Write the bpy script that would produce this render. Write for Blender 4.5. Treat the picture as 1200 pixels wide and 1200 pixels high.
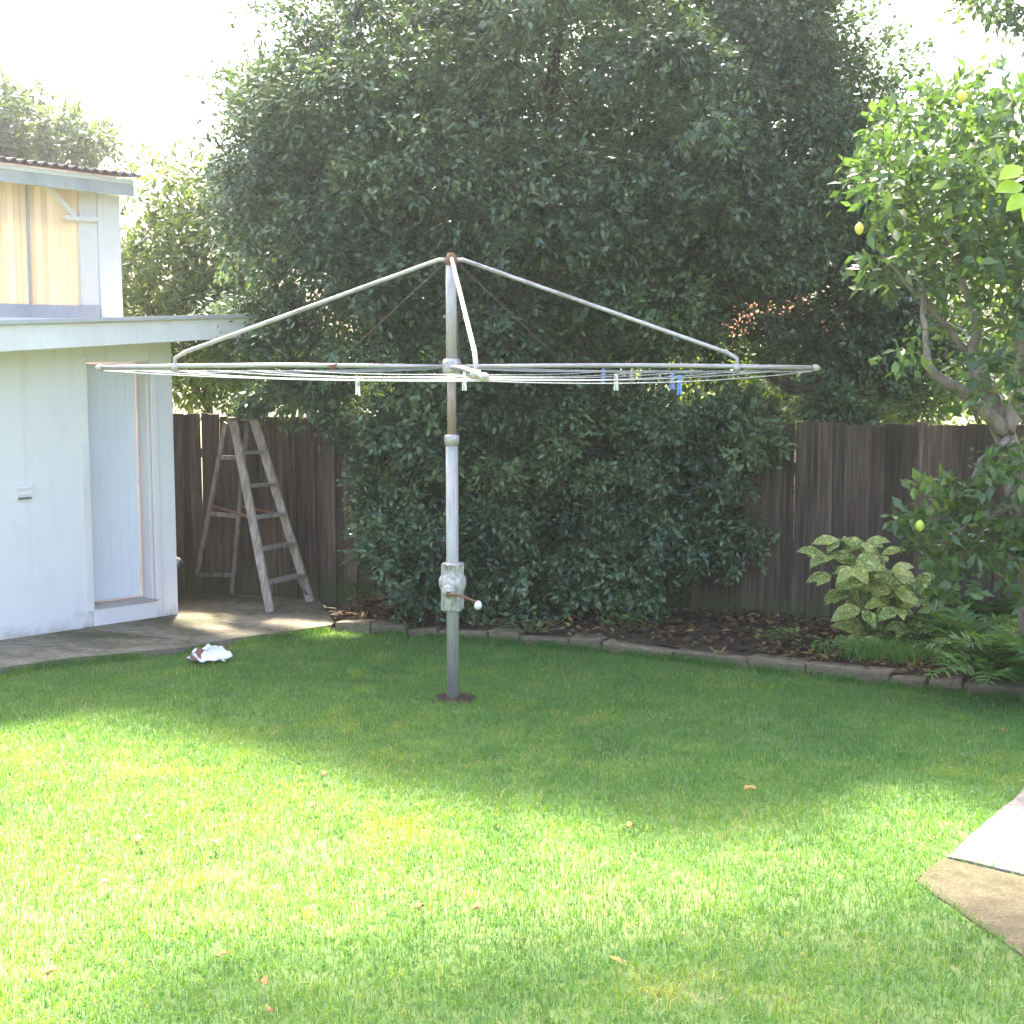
import bpy, bmesh, math, random
import numpy as np
from mathutils import Vector, Matrix

# ------------------------------------------------------------------ camera, world, sun, exposure
for o in list(bpy.data.objects):
    bpy.data.objects.remove(o)
scene = bpy.context.scene
COL = scene.collection
R = math.radians

CAM_H, FPX, HORIZON = 2.1, 1648.0, 415.0          # metres, photo pixels, photo row
PITCH = math.atan((600 - HORIZON) / FPX)
cam_d = bpy.data.cameras.new('camera'); cam = bpy.data.objects.new('camera', cam_d); COL.objects.link(cam)
cam.location = (0, 0, CAM_H); cam.rotation_euler = (math.pi / 2 - PITCH, 0, 0)
cam_d.sensor_width = 36; cam_d.lens = 36 * FPX / 1200; cam_d.clip_end = 500; cam_d.clip_start = .05
scene.camera = cam
scene.render.resolution_x = scene.render.resolution_y = 1024

SUN_EL, SUN_AZ = R(54.5), R(-8)                     # azimuth from +Y towards +X
world = bpy.data.worlds.new('World'); scene.world = world; world.use_nodes = True
wn = world.node_tree; wn.nodes.clear()
sky = wn.nodes.new('ShaderNodeTexSky'); sky.sky_type = 'NISHITA'; sky.sun_disc = False
sky.sun_elevation = SUN_EL; sky.sun_rotation = SUN_AZ
sky.dust_density = 6.0; sky.air_density = 1.0; sky.ozone_density = 1.0
bg = wn.nodes.new('ShaderNodeBackground'); bg.inputs[1].default_value = .15
wo = wn.nodes.new('ShaderNodeOutputWorld')
wn.links.new(sky.outputs[0], bg.inputs[0]); wn.links.new(bg.outputs[0], wo.inputs[0])
sl = bpy.data.lights.new('sun', 'SUN'); sl.energy = 4.5; sl.angle = R(4.5); sl.color = (1, .93, .78)
sun = bpy.data.objects.new('sun', sl); COL.objects.link(sun)
sdir = Vector((math.sin(SUN_AZ) * math.cos(SUN_EL), math.cos(SUN_AZ) * math.cos(SUN_EL), math.sin(SUN_EL)))
sun.rotation_euler = (-sdir).to_track_quat('-Z', 'Y').to_euler(); sun.location = sdir * 60
vs = scene.view_settings
vs.view_transform = 'Standard'; vs.look = 'None'; vs.gamma = 1; vs.use_curve_mapping = False
vs.exposure = 2.85
GLARE_VEIL = .0015  # density of the volume added to imitate lens glare

# ------------------------------------------------------------------ pixel -> place helpers
CP = Vector((0, 0, CAM_H))
FW = Vector((0, math.cos(PITCH), -math.sin(PITCH))); UP = Vector((0, math.sin(PITCH), math.cos(PITCH)))
def ray(x, y): return FW + Vector((1, 0, 0)) * ((x - 600) / FPX) + UP * ((600 - y) / FPX)
def G(x, y, z=0.0):                                # on a level surface
    d = ray(x, y); return CP + d * ((z - CAM_H) / d.z)
def D(x, y, Y):                                    # at a distance
    d = ray(x, y); return CP + d * (Y / d.y)
def P(x, y, p0, n):                                # on a plane
    d = ray(x, y); return CP + d * ((p0 - CP).dot(n) / d.dot(n))

rng = np.random.default_rng(7); random.seed(7)

# ------------------------------------------------------------------ materials
class NT:
    def __init__(s, name):
        s.m = bpy.data.materials.new(name); s.m.use_nodes = True; s.t = s.m.node_tree; s.t.nodes.clear()
        s.out = s.n('ShaderNodeOutputMaterial')
    def n(s, kind, **kw):
        nd = s.t.nodes.new(kind)
        for k, v in kw.items(): setattr(nd, k, v)
        return nd
    def l(s, a, b): s.t.links.new(a, b)
    def ramp(s, fac, stops):
        r = s.n('ShaderNodeValToRGB'); e = r.color_ramp.elements
        while len(e) < len(stops): e.new(.5)
        for i, (p, c) in enumerate(stops): e[i].position = p; e[i].color = (*c, 1)
        s.l(fac, r.inputs[0]); return r.outputs[0]
    def noise(s, scale, detail=4, vec=None, rough=.55):
        t = s.n('ShaderNodeTexNoise'); t.inputs['Scale'].default_value = scale; t.inputs['Detail'].default_value = detail
        t.inputs['Roughness'].default_value = rough
        if vec is not None: s.l(vec, t.inputs['Vector'])
        return t.outputs[0]
    def math(s, op, a, b):
        m = s.n('ShaderNodeMath', operation=op)
        for i, v in enumerate((a, b)):
            if isinstance(v, (int, float)): m.inputs[i].default_value = v
            else: s.l(v, m.inputs[i])
        return m.outputs[0]
    def mix(s, fac, a, b, mode='MIX'):
        m = s.n('ShaderNodeMix', data_type='RGBA', blend_type=mode)
        for i, v in ((0, fac), (6, a), (7, b)):
            if isinstance(v, (int, float)): m.inputs[i].default_value = v
            elif isinstance(v, tuple): m.inputs[i].default_value = (*v, 1)
            else: s.l(v, m.inputs[i])
        return m.outputs[2]
    def pos(s, scale=(1, 1, 1), obj=False):
        if obj: v = s.n('ShaderNodeTexCoord').outputs['Object']
        else: v = s.n('ShaderNodeNewGeometry').outputs['Position']
        mp = s.n('ShaderNodeMapping'); mp.inputs['Scale'].default_value = scale
        s.l(v, mp.inputs[0]); return mp.outputs[0]
    def z(s):
        sx = s.n('ShaderNodeSeparateXYZ'); s.l(s.n('ShaderNodeNewGeometry').outputs['Position'], sx.inputs[0]); return sx.outputs[2]
    def rnd(s): return s.n('ShaderNodeObjectInfo').outputs['Random']
    def pbr(s, col, rough=.7, metal=0, spec=.5, bump=None, bstr=.3, bdist=.01):
        p = s.n('ShaderNodeBsdfPrincipled')
        if isinstance(col, tuple): p.inputs['Base Color'].default_value = (*col, 1)
        else: s.l(col, p.inputs['Base Color'])
        if isinstance(rough, (int, float)): p.inputs['Roughness'].default_value = rough
        else: s.l(rough, p.inputs['Roughness'])
        p.inputs['Metallic'].default_value = metal; p.inputs['Specular IOR Level'].default_value = spec
        if bump is not None:
            b = s.n('ShaderNodeBump'); b.inputs['Strength'].default_value = bstr; b.inputs['Distance'].default_value = bdist
            s.l(bump, b.inputs['Height']); s.l(b.outputs[0], p.inputs['Normal'])
        s.l(p.outputs[0], s.out.inputs[0]); return p

def leaf_mat(name, stops, trans=.35, rough=.42, spec=.5, tcol=None, speckle=None):
    s = NT(name); at = s.n('ShaderNodeAttribute', attribute_name='tone')
    c = s.ramp(at.outputs['Fac'], stops)
    if speckle:
        f = s.noise(speckle[0], 2, s.pos(obj=True)); c = s.mix(s.ramp(f, [(.48, (0, 0, 0)), (.62, (1, 1, 1))]), c, speckle[1])
    p = s.pbr(c, rough, spec=spec)
    t = s.n('ShaderNodeBsdfTranslucent'); tc = s.mix(1.0, c, tcol or (1.3, 1.35, .55), 'MULTIPLY'); s.l(tc, t.inputs[0])
    mx = s.n('ShaderNodeMixShader'); mx.inputs[0].default_value = trans
    s.l(p.outputs[0], mx.inputs[1]); s.l(t.outputs[0], mx.inputs[2]); s.l(mx.outputs[0], s.out.inputs[0])
    return s.m

def paint_mat(name, base, dirt, rough=.55, scale=2.5, amt=.5, streak=True, splash=False):
    s = NT(name); v = s.pos((1, 1, .35 if streak else 1))
    f = s.noise(scale, 6, v); f2 = s.noise(scale * 9, 4, v)
    c = s.mix(s.math('MULTIPLY', s.ramp(f, [(.45, (0, 0, 0)), (.8, (1, 1, 1))]), amt), base, dirt)
    c = s.mix(s.math('MULTIPLY', s.ramp(f2, [(.5, (0, 0, 0)), (.75, (1, 1, 1))]), amt * .5), c, dirt)
    if splash:
        h = s.math('ADD', s.math('MULTIPLY', s.z(), -2.6), s.math('ADD', s.math('MULTIPLY', s.noise(14, 7, rough=.7), 1.3), .05))
        c = s.mix(s.ramp(h, [(.25, (0, 0, 0)), (.75, (.75, .75, .75))]), c, (.30, .27, .2))
        st = s.noise(1.0, 5, s.pos((9, 9, .45))); c = s.mix(s.ramp(st, [(.56, (0, 0, 0)), (.8, (.5, .5, .5))]), c, (.55, .52, .46))
    s.pbr(c, rough, bump=s.math('ADD', s.noise(60, 3), s.math('MULTIPLY', s.noise(9, 4), 2.0)), bstr=.25, bdist=.004); return s.m

M = {}
M['wall'] = paint_mat('white_painted_brick', (.82, .765, .755), (.62, .57, .53), .6, 1.3, .4, splash=True)
M['trim'] = paint_mat('white_trim', (.83, .77, .75), (.55, .48, .43), .45, 3, .35)
M['pinktrim'] = paint_mat('pinkish_trim', (.76, .68, .66), (.6, .52, .48), .5, 3, .4)
M['door'] = paint_mat('door_paint', (.74, .74, .78), (.58, .57, .58), .45, 3, .35)
M['greytrim'] = paint_mat('grey_weathered_timber', (.5, .48, .48), (.3, .28, .27), .75, 5, .6)
M['sill'] = paint_mat('stained_sill', (.42, .36, .33), (.25, .22, .2), .8, 8, .6)

def wood(name, c1, c2, c3, moss=None, grain=(40, 40, 2.2), objrand=True, obj=False):
    s = NT(name)
    v = s.pos(grain, obj)
    if objrand:
        ad = s.n('ShaderNodeVectorMath', operation='ADD'); s.l(v, ad.inputs[0])
        cb = s.n('ShaderNodeCombineXYZ'); s.l(s.math('MULTIPLY', s.rnd(), 91.7), cb.inputs[0]); s.l(s.math('MULTIPLY', s.rnd(), 33.1), cb.inputs[2]); s.l(cb.outputs[0], ad.inputs[1]); v = ad.outputs[0]
    g = s.noise(1.0, 6, v)
    c = s.ramp(g, [(.3, c1), (.52, c2), (.72, c3)])
    if objrand:
        r = s.ramp(s.rnd(), [(0, (.62, .60, .60)), (.5, (1, .98, .96)), (1, (1.45, 1.35, 1.3))]); c = s.mix(1.0, c, r, 'MULTIPLY')
    if moss:
        zz = s.z(); f = s.noise(5, 5)
        h = s.math('ADD', s.math('MULTIPLY', zz, -2.2), s.math('ADD', s.math('MULTIPLY', f, 1.6), .15))
        c = s.mix(s.ramp(h, [(.2, (0, 0, 0)), (.75, (.8, .8, .8))]), c, moss)
    s.pbr(c, .85, spec=.2, bump=g, bstr=.5, bdist=.006); return s.m
M['paling'] = wood('weathered_paling', (.042, .029, .023), (.092, .067, .053), (.16, .12, .095), moss=(.07, .085, .03))
M['ladder'] = wood('weathered_ladder', (.15, .13, .112), (.27, .24, .21), (.38, .34, .30), grain=(30, 30, 6))
M['cream0'] = wood('cream_boards', (.62, .46, .24), (.78, .62, .36), (.85, .74, .50), grain=(20, 20, 2))

s = NT('cream_translucent_panel'); g_ = s.noise(1.0, 4, s.pos((25, 25, 1.5))); c = s.mix(g_, (.80, .74, .63), (.66, .57, .43))
c = s.mix(1.0, c, s.ramp(s.rnd(), [(0, (.84, .80, .74)), (1, (1.05, 1.04, 1.02))]), 'MULTIPLY')
p = s.pbr(c, .6, spec=.3); t = s.n('ShaderNodeBsdfTranslucent'); s.l(c, t.inputs[0]); mx = s.n('ShaderNodeMixShader'); mx.inputs[0].default_value = .34
s.l(p.outputs[0], mx.inputs[1]); s.l(t.outputs[0], mx.inputs[2]); s.l(mx.outputs[0], s.out.inputs[0]); M['cream'] = s.m
def concrete(name, c1, c2, moss, mamt=.7):
    s = NT(name); f = s.noise(1.7, 8, rough=.65); g = s.noise(9, 6); h = s.noise(140, 3)
    c = s.ramp(g, [(.3, c1), (.7, c2)])
    c = s.mix(s.math('MULTIPLY', s.ramp(f, [(.42, (0, 0, 0)), (.62, (1, 1, 1))]), mamt), c, moss)
    c = s.mix(.35, c, s.ramp(h, [(.35, (.25, .25, .25)), (.65, (1.3, 1.3, 1.3))]), 'MULTIPLY')
    c = s.mix(.6, c, s.ramp(s.noise(26, 5, rough=.7), [(.3, (.35, .33, .3)), (.62, (1.25, 1.22, 1.2))]), 'MULTIPLY')
    c = s.mix(1.0, c, s.ramp(s.rnd(), [(0, (.85, .85, .85)), (1, (1.1, 1.08, 1.05))]), 'MULTIPLY')
    s.pbr(c, .9, spec=.25, bump=s.math('ADD', g, s.math('MULTIPLY', h, .4)), bstr=.7, bdist=.012); return s.m
M['concrete'] = concrete('mossy_concrete', (.17, .145, .105), (.31, .27, .21), (.075, .075, .035), .9)
M['pale_slab'] = concrete('pale_concrete', (.19, .165, .155), (.31, .28, .265), (.13, .11, .095), .6)
M['moss_slab'] = concrete('dirty_concrete', (.095, .076, .045), (.19, .152, .098), (.085, .085, .035), .8)
M['block'] = concrete('edging_block', (.17, .13, .09), (.31, .25, .175), (.10, .10, .05), .75)

def soil(name, a, b, c):
    s = NT(name); f = s.noise(6, 8, rough=.7); g = s.noise(60, 4)
    s.pbr(s.ramp(s.math('ADD', s.math('MULTIPLY', f, .6), s.math('MULTIPLY', g, .4)), [(.35, a), (.5, b), (.68, c)]), .95, spec=.15, bump=g, bstr=.8, bdist=.02); return s.m
M['soil'] = soil('garden_soil', (.035, .026, .02), (.075, .055, .038), (.14, .10, .06))
M['lawnbase'] = soil('lawn_thatch', (.07, .10, .035), (.10, .16, .05), (.17, .19, .08))
M['ground'] = soil('far_ground', (.05, .05, .025), (.08, .085, .035), (.12, .11, .06))

def metal(name, base, rust, amt, metallic=.55, rough=.42):
    s = NT(name); f = s.noise(7, 6); g = s.noise(40, 4)
    k = s.ramp(s.math('ADD', s.math('MULTIPLY', f, .6), s.math('MULTIPLY', g, .4)), [(.62 - amt * .3, (0, 0, 0)), (.75 - amt * .25, (1, 1, 1))])
    s.pbr(s.mix(k, base, rust), s.math('ADD', s.math('MULTIPLY', k, .3), rough), metallic, bump=g, bstr=.12, bdist=.002); return s.m
M['galv'] = metal('galvanised_steel', (.52, .48, .475), (.30, .25, .235), .55)
M['galvpost'] = metal('galvanised_post', (.44, .41, .39), (.31, .29, .275), .5, .25, .5)
M['tan'] = metal('tan_inner_tube', (.34, .27, .21), (.22, .15, .10), .5, .3, .5)
M['cast'] = metal('cast_housing', (.52, .51, .48), (.30, .24, .18), .6, .25, .55)
M['rust'] = metal('rusty_iron', (.16, .09, .06), (.26, .12, .07), .8, .3, .7)
M['darkrust'] = metal('dark_rusty_wire', (.07, .05, .04), (.12, .07, .05), .7, .2, .8)
M['wire'] = metal('line_wire', (.42, .42, .42), (.30, .28, .27), .4, .3, .5)

def plain(name, col, rough=.5, spec=.5):
    s = NT(name); g = s.noise(30, 3); s.pbr(s.mix(s.math('MULTIPLY', g, .4), col, tuple(v * .7 for v in col)), rough, spec=spec, bump=g, bstr=.1, bdist=.002); return s.m
M['knob'] = plain('white_knob', (.75, .72, .66)); M['bluepeg'] = plain('blue_plastic', (.16, .30, .68)); M['whitepeg'] = plain('white_plastic', (.78, .76, .72))
M['yellowpeg'] = plain('pale_wood_peg', (.55, .45, .28))
M['dark'] = plain('dark_slot', (.12, .12, .12)); M['pipe'] = plain('white_pipe', (.62, .64, .66)); M['pipedark'] = plain('dark_pipe', (.05, .05, .055))
M['cloth'] = plain('white_cloth', (.82, .80, .80), .9, .1); M['clothbrown'] = plain('brown_stain_cloth', (.20, .10, .08), .9, .1)
M['iron'] = metal('corrugated_iron', (.16, .14, .15), (.20, .11, .08), .5, .2, .6)
M['bark'] = wood('brown_bark', (.05, .04, .032), (.10, .08, .062), (.17, .14, .11), grain=(14, 14, 4), objrand=False)
M['greybark'] = wood('grey_bark', (.14, .11, .085), (.24, .19, .15), (.36, .30, .25), grain=(18, 18, 6), objrand=False)
M['stem'] = plain('green_stem', (.13, .17, .05), .6)
M['lemon'] = plain('lemon_skin', (.80, .68, .10), .4); M['greenlemon'] = plain('green_lemon_skin', (.50, .58, .08), .4)
M['brickwall'] = concrete('neighbour_render', (.50, .36, .30), (.62, .47, .40), (.45, .28, .2), .5)
M['tiles'] = concrete('terracotta', (.36, .12, .05), (.52, .20, .09), (.25, .1, .05), .4)

g3 = lambda a, b, c: [(0, a), (.55, b), (1, c)]
M['bigleaf'] = leaf_mat('dark_evergreen_leaf', g3((.046, .086, .052), (.092, .152, .076), (.185, .255, .105)), .3, .32, .65)
M['lemonleaf'] = leaf_mat('lemon_leaf', g3((.05, .10, .035), (.095, .165, .05), (.19, .27, .07)), .38, .34, .6)
M['bamleaf'] = leaf_mat('pale_yellowgreen_leaf', g3((.055, .085, .035), (.10, .14, .05), (.20, .23, .075)), .4, .45)
M['paleleaf'] = leaf_mat('pale_green_leaf', g3((.06, .09, .055), (.10, .14, .08), (.16, .20, .10)), .35, .45)
M['hedgeleaf'] = leaf_mat('bright_hedge_leaf', g3((.06, .10, .02), (.13, .20, .03), (.30, .36, .05)), .45, .45)
M['aucuba'] = leaf_mat('variegated_leaf', g3((.10, .17, .045), (.19, .27, .065), (.34, .38, .11)), .3, .38, .5, speckle=(30, (.62, .60, .22)))
M['fern'] = leaf_mat('fern_green', g3((.06, .13, .035), (.10, .21, .05), (.17, .30, .07)), .4, .5)
M['lime'] = leaf_mat('lime_leaf', g3((.25, .40, .04), (.34, .5, .05), (.45, .58, .07)), .45, .45)
M['litter'] = leaf_mat('dry_leaf', [(0, (.05, .038, .026)), (.4, (.12, .08, .045)), (.75, (.30, .185, .065)), (1, (.42, .33, .09))], .15, .8, .2, tcol=(1.1, .9, .6))

s = NT('grass_blade'); at = s.n('ShaderNodeAttribute', attribute_name='tone')
c = s.ramp(at.outputs['Fac'], [(0, (.075, .185, .06)), (.45, (.125, .275, .068)), (.8, (.215, .34, .058)), (.93, (.34, .36, .09)), (1, (.44, .40, .22))])
p = s.pbr(c, .5, spec=.35); t = s.n('ShaderNodeBsdfTranslucent'); s.l(s.mix(1.0, c, (1.5, 1.3, .35), 'MULTIPLY'), t.inputs[0])
mx = s.n('ShaderNodeMixShader'); mx.inputs[0].default_value = .4
s.l(p.outputs[0], mx.inputs[1]); s.l(t.outputs[0], mx.inputs[2]); s.l(mx.outputs[0], s.out.inputs[0]); M['grass'] = s.m

# ------------------------------------------------------------------ object helpers
BASE = {}
def tag(o, label=None, cat=None, group=None, kind=None):
    if label: o['label'] = label
    if cat: o['category'] = cat
    if group: o['group'] = group
    if kind: o['kind'] = kind
    return o
def thing(name, label, cat, loc, group=None):
    o = bpy.data.objects.new(name, None); COL.objects.link(o); o.location = loc; o.empty_display_size = .2
    BASE[o] = Vector(loc); return tag(o, label, cat, group)
def link(name, me, parent=None, loc=None, rot=None):
    o = bpy.data.objects.new(name, me); COL.objects.link(o)
    if parent is not None: o.parent = parent
    b = BASE[parent] if parent is not None else Vector((0, 0, 0))
    if loc is not None: o.location = Vector(loc) - b; BASE[o] = Vector(loc)
    else: BASE[o] = b
    if rot is not None: o.rotation_euler = rot
    return o
def mesh_of(name, verts, faces, mat, smooth=False):
    me = bpy.data.meshes.new(name); me.from_pydata([tuple(v) for v in verts], [], faces); me.materials.append(mat)
    if smooth: me.polygons.foreach_set('use_smooth', [True] * len(me.polygons))
    me.update(); return me
def obj(name, verts, faces, mat, parent=None, smooth=False, origin=None):
    """one mesh object from world-space vertices"""
    b = Vector(origin) if origin is not None else (BASE[parent] if parent is not None else Vector((0, 0, 0)))
    me = mesh_of(name, [Vector(v) - b for v in verts], faces, mat, smooth)
    return link(name, me, parent, origin)
def prism(poly, z0, z1):
    n = len(poly)
    v = [(p[0], p[1], z0) for p in poly] + [(p[0], p[1], z1) for p in poly]
    a = sum(poly[i][0] * poly[(i + 1) % n][1] - poly[(i + 1) % n][0] * poly[i][1] for i in range(n))
    if a < 0: v = v[:n][::-1] + v[n:][::-1]
    f = [list(range(n))[::-1], list(range(n, 2 * n))] + [[i, (i + 1) % n, n + (i + 1) % n, n + i] for i in range(n)]
    return v, f
def hexa(b):                                       # 8 corners: bottom loop (4), top loop (4)
    return list(b), [[3, 2, 1, 0], [4, 5, 6, 7], [0, 1, 5, 4], [1, 2, 6, 5], [2, 3, 7, 6], [3, 0, 4, 7]]
def bevel(o, w=.004, seg=2):
    m = o.modifiers.new('bevel', 'BEVEL'); m.width = w; m.segments = seg; m.limit_method = 'ANGLE'; return o
def beam(a, b, w, t, upv=Vector((0, 0, 1))):       # box from a to b; w across, t along the other normal
    a, b = Vector(a), Vector(b); d = (b - a).normalized(); s_ = d.cross(upv)
    if s_.length < 1e-4: s_ = d.cross(Vector((0, 1, 0)))
    s_.normalize(); u = s_.cross(d).normalized()
    c = [(-1, -1), (1, -1), (1, 1), (-1, 1)]
    v = [p + s_ * (i * w / 2) + u * (j * t / 2) for p in (a, b) for i, j in c]
    return v, [[0, 1, 2, 3], [7, 6, 5, 4], [4, 5, 1, 0], [5, 6, 2, 1], [6, 7, 3, 2], [7, 4, 0, 3]]
def tube(pts, radii, seg=8, cap=True):
    pts = [Vector(p) for p in pts]; n = len(pts)
    if not hasattr(radii, '__len__'): radii = [radii] * n
    V, F = [], []; prev = None
    for i, p in enumerate(pts):
        d = (pts[min(i + 1, n - 1)] - pts[max(i - 1, 0)]).normalized()
        if prev is None:
            a = d.cross(Vector((0, 0, 1)))
            if a.length < 1e-3: a = Vector((1, 0, 0))
        else: a = prev - d * prev.dot(d)
        a.normalize(); prev = a; b = d.cross(a)
        for k in range(seg):
            t = 2 * math.pi * k / seg; V.append(p + (a * math.cos(t) + b * math.sin(t)) * radii[i])
    for i in range(n - 1):
        for k in range(seg):
            k2 = (k + 1) % seg; F.append([i * seg + k, i * seg + k2, (i + 1) * seg + k2, (i + 1) * seg + k])
    if cap: F.append(list(range(seg))[::-1]); F.append([(n - 1) * seg + k for k in range(seg)])
    return V, F
def join(*vf):
    V, F = [], []
    for v, f in vf:
        k = len(V); V += list(v); F += [[i + k for i in q] for q in f]
    return V, F
def lathe(c, prof, seg=20):
    c = Vector(c)
    return tube([c + Vector((0, 0, z)) for z, r in prof], [r for z, r in prof], seg)
def smooth_path(pts, n=4, jit=0.0):
    pts = [Vector(p) for p in pts]; out = []
    for i in range(len(pts) - 1):
        p0, p1, p2, p3 = pts[max(i - 1, 0)], pts[i], pts[i + 1], pts[min(i + 2, len(pts) - 1)]
        for k in range(n):
            t = k / n
            q = .5 * ((2 * p1) + (p2 - p0) * t + (2 * p0 - 5 * p1 + 4 * p2 - p3) * t * t + (3 * p1 - p0 - 3 * p2 + p3) * t ** 3)
            if jit: q += Vector((random.uniform(-jit, jit), random.uniform(-jit, jit), random.uniform(-jit, jit)))
            out.append(q)
    out.append(pts[-1]); return out
def limb(pts, r0, r1, n=5, jit=.012, seg=8):
    q = smooth_path(pts, n, jit); m = len(q)
    return tube(q, [(r0 + (r1 - r0) * (i / (m - 1)) ** .8) * random.uniform(.92, 1.08) for i in range(m)], seg)

# leaf templates (x across, y along, z out), triangles
LEAF4 = (np.array([(0, 0, 0), (-.5, .45, .07), (0, 1, -.02), (.5, .45, .07), (0, .45, 0)], float), np.array([(0, 4, 1), (4, 2, 1), (0, 3, 4), (4, 3, 2)]))
LEAF3 = (np.array([(0, 0, 0), (-.5, .45, .06), (0, 1, -.03), (.5, .45, .06)], float), np.array([(0, 2, 1), (0, 3, 2)]))
LEAF9 = (np.array([(0, 0, 0), (-.36, .25, .06), (-.5, .5, .07), (-.3, .8, .03), (0, 1, -.1), (.3, .8, .03), (.5, .5, .07), (.36, .25, .06), (0, .25, .02), (0, .5, .02), (0, .8, -.03)], float),
         np.array([(0, 8, 1), (8, 9, 2), (8, 2, 1), (9, 10, 3), (9, 3, 2), (10, 4, 3), (0, 7, 8), (8, 7, 6), (8, 6, 9), (9, 6, 5), (9, 5, 10), (10, 5, 4)]))
def norm(a): return a / np.maximum(np.linalg.norm(a, axis=1, keepdims=True), 1e-9)
def leaf_mesh(name, pos, dirs, nrm, length, width, tone, mat, tmpl=LEAF3, origin=(0, 0, 0)):
    tv, tf = tmpl; N, k = len(pos), len(tv)
    d = norm(dirs); s_ = norm(np.cross(d, nrm)); n = np.cross(s_, d)
    L = np.broadcast_to(np.asarray(length, float), (N,))[:, None, None]; W = np.broadcast_to(np.asarray(width, float), (N,))[:, None, None]
    v = pos[:, None, :] + L * tv[None, :, 1:2] * d[:, None, :] + W * tv[None, :, 0:1] * s_[:, None, :] + L * tv[None, :, 2:3] * n[:, None, :]
    v = (v - np.asarray(origin, float)).reshape(-1, 3)
    f = (tf[None] + (np.arange(N) * k)[:, None, None]).reshape(-1, 3)
    return raw_mesh(name, v, f, np.repeat(tone, k), mat)
def raw_mesh(name, v, f, tone, mat):
    me = bpy.data.meshes.new(name); me.vertices.add(len(v)); me.vertices.foreach_set('co', v.astype(np.float32).ravel())
    me.loops.add(f.size); me.loops.foreach_set('vertex_index', f.astype(np.int32).ravel())
    me.polygons.add(len(f)); me.polygons.foreach_set('loop_start', (np.arange(len(f)) * 3).astype(np.int32))
    me.update(calc_edges=True)
    a = me.attributes.new('tone', 'FLOAT', 'POINT'); a.data.foreach_set('value', tone.astype(np.float32))
    me.materials.append(mat); return me
def rand_dirs(n): return norm(rng.normal(size=(n, 3)))
def foliage(centers, radii, n_twig, n_leaf, leaf_len, aspect=.42, droop=.15, up=.9, squash=.75, tone_spread=.22, jit=.05, outw=.35, rn=.8):
    """leaves set along twigs that radiate from clump centres"""
    C = np.asarray([tuple(c) for c in centers], float); Rr = np.asarray(radii, float); K = len(C)
    ctone = np.clip(rng.normal(.42, tone_spread * .8, K), .0, .85)
    td = rand_dirs(K * n_twig).reshape(K, n_twig, 3); td[..., 2] = td[..., 2] * .85 + .12
    tl = rng.uniform(.55, 1.12, (K, n_twig, 1))
    t = rng.uniform(.12, 1, (K, n_twig, n_leaf)) ** .5
    pos = C[:, None, None, :] + (td * tl)[:, :, None, :] * t[..., None] * Rr[:, None, None, None] * np.array([1, 1, squash])
    pos[..., 2] -= droop * Rr[:, None, None] * t ** 2
    pos += rng.normal(size=pos.shape) * jit
    n = pos.reshape(-1, 3).shape[0]
    tdr = np.broadcast_to(td[:, :, None, :], pos.shape).reshape(-1, 3)
    dirs = tdr * .8 + rand_dirs(n) * .75 + np.array([0, 0, -.22])
    nr = rand_dirs(n) * rn + np.array([0, 0, up]) + tdr * outw
    tone = np.broadcast_to(ctone[:, None, None], t.shape).reshape(-1) + rng.normal(0, tone_spread * .6, n) + (t.reshape(-1) - .6) * .25
    L = leaf_len * rng.uniform(.65, 1.25, n)
    return pos.reshape(-1, 3), dirs, nr, L, L * aspect * rng.uniform(.8, 1.2, n), np.clip(tone, 0, 1)

def fill_ellipsoids(ells, n, shell=.55, minz=.3):
    """clump centres spread in a union of ellipsoids, most of them towards the outside"""
    vol = np.array([e[3] * e[4] * e[5] for e in ells]) ** (2 / 3); pr = vol / vol.sum(); out = []
    E = np.array(ells, float)
    while len(out) < n:
        i = rng.choice(len(ells), p=pr); d = rand_dirs(1)[0]; r = rng.uniform(shell, 1) if rng.random() < .82 else rng.uniform(.15, shell)
        p = E[i, :3] + d * r * E[i, 3:6]
        if p[2] < minz: continue
        q = ((p - E[:, :3]) / E[:, 3:6]); inside = (np.sum(q * q, 1) < .35); inside[i] = False
        if inside.any() and rng.random() < .75: continue
        out.append(p)
    return np.array(out)

# ================================================================== THE SETTING
gr = obj('ground', [(-70, -25, -.03), (70, -25, -.03), (70, 120, -.03), (-70, 120, -.03)], [[0, 1, 2, 3]], M['ground']); tag(gr, kind='structure')

ZC, ZB = .06, .11                                  # concrete level, garden bed level
# fence line
FA, FB = G(212, 690, .05), G(1150, 746, .08)
fdir = (FB - FA); fdir.z = 0; flen0 = fdir.length; fdir.normalize(); fn = Vector((fdir.y, -fdir.x, 0))      # fn towards the camera
FA0 = FA - fdir * 3.2; FLEN = flen0 + 3.2 + 3.4
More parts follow.
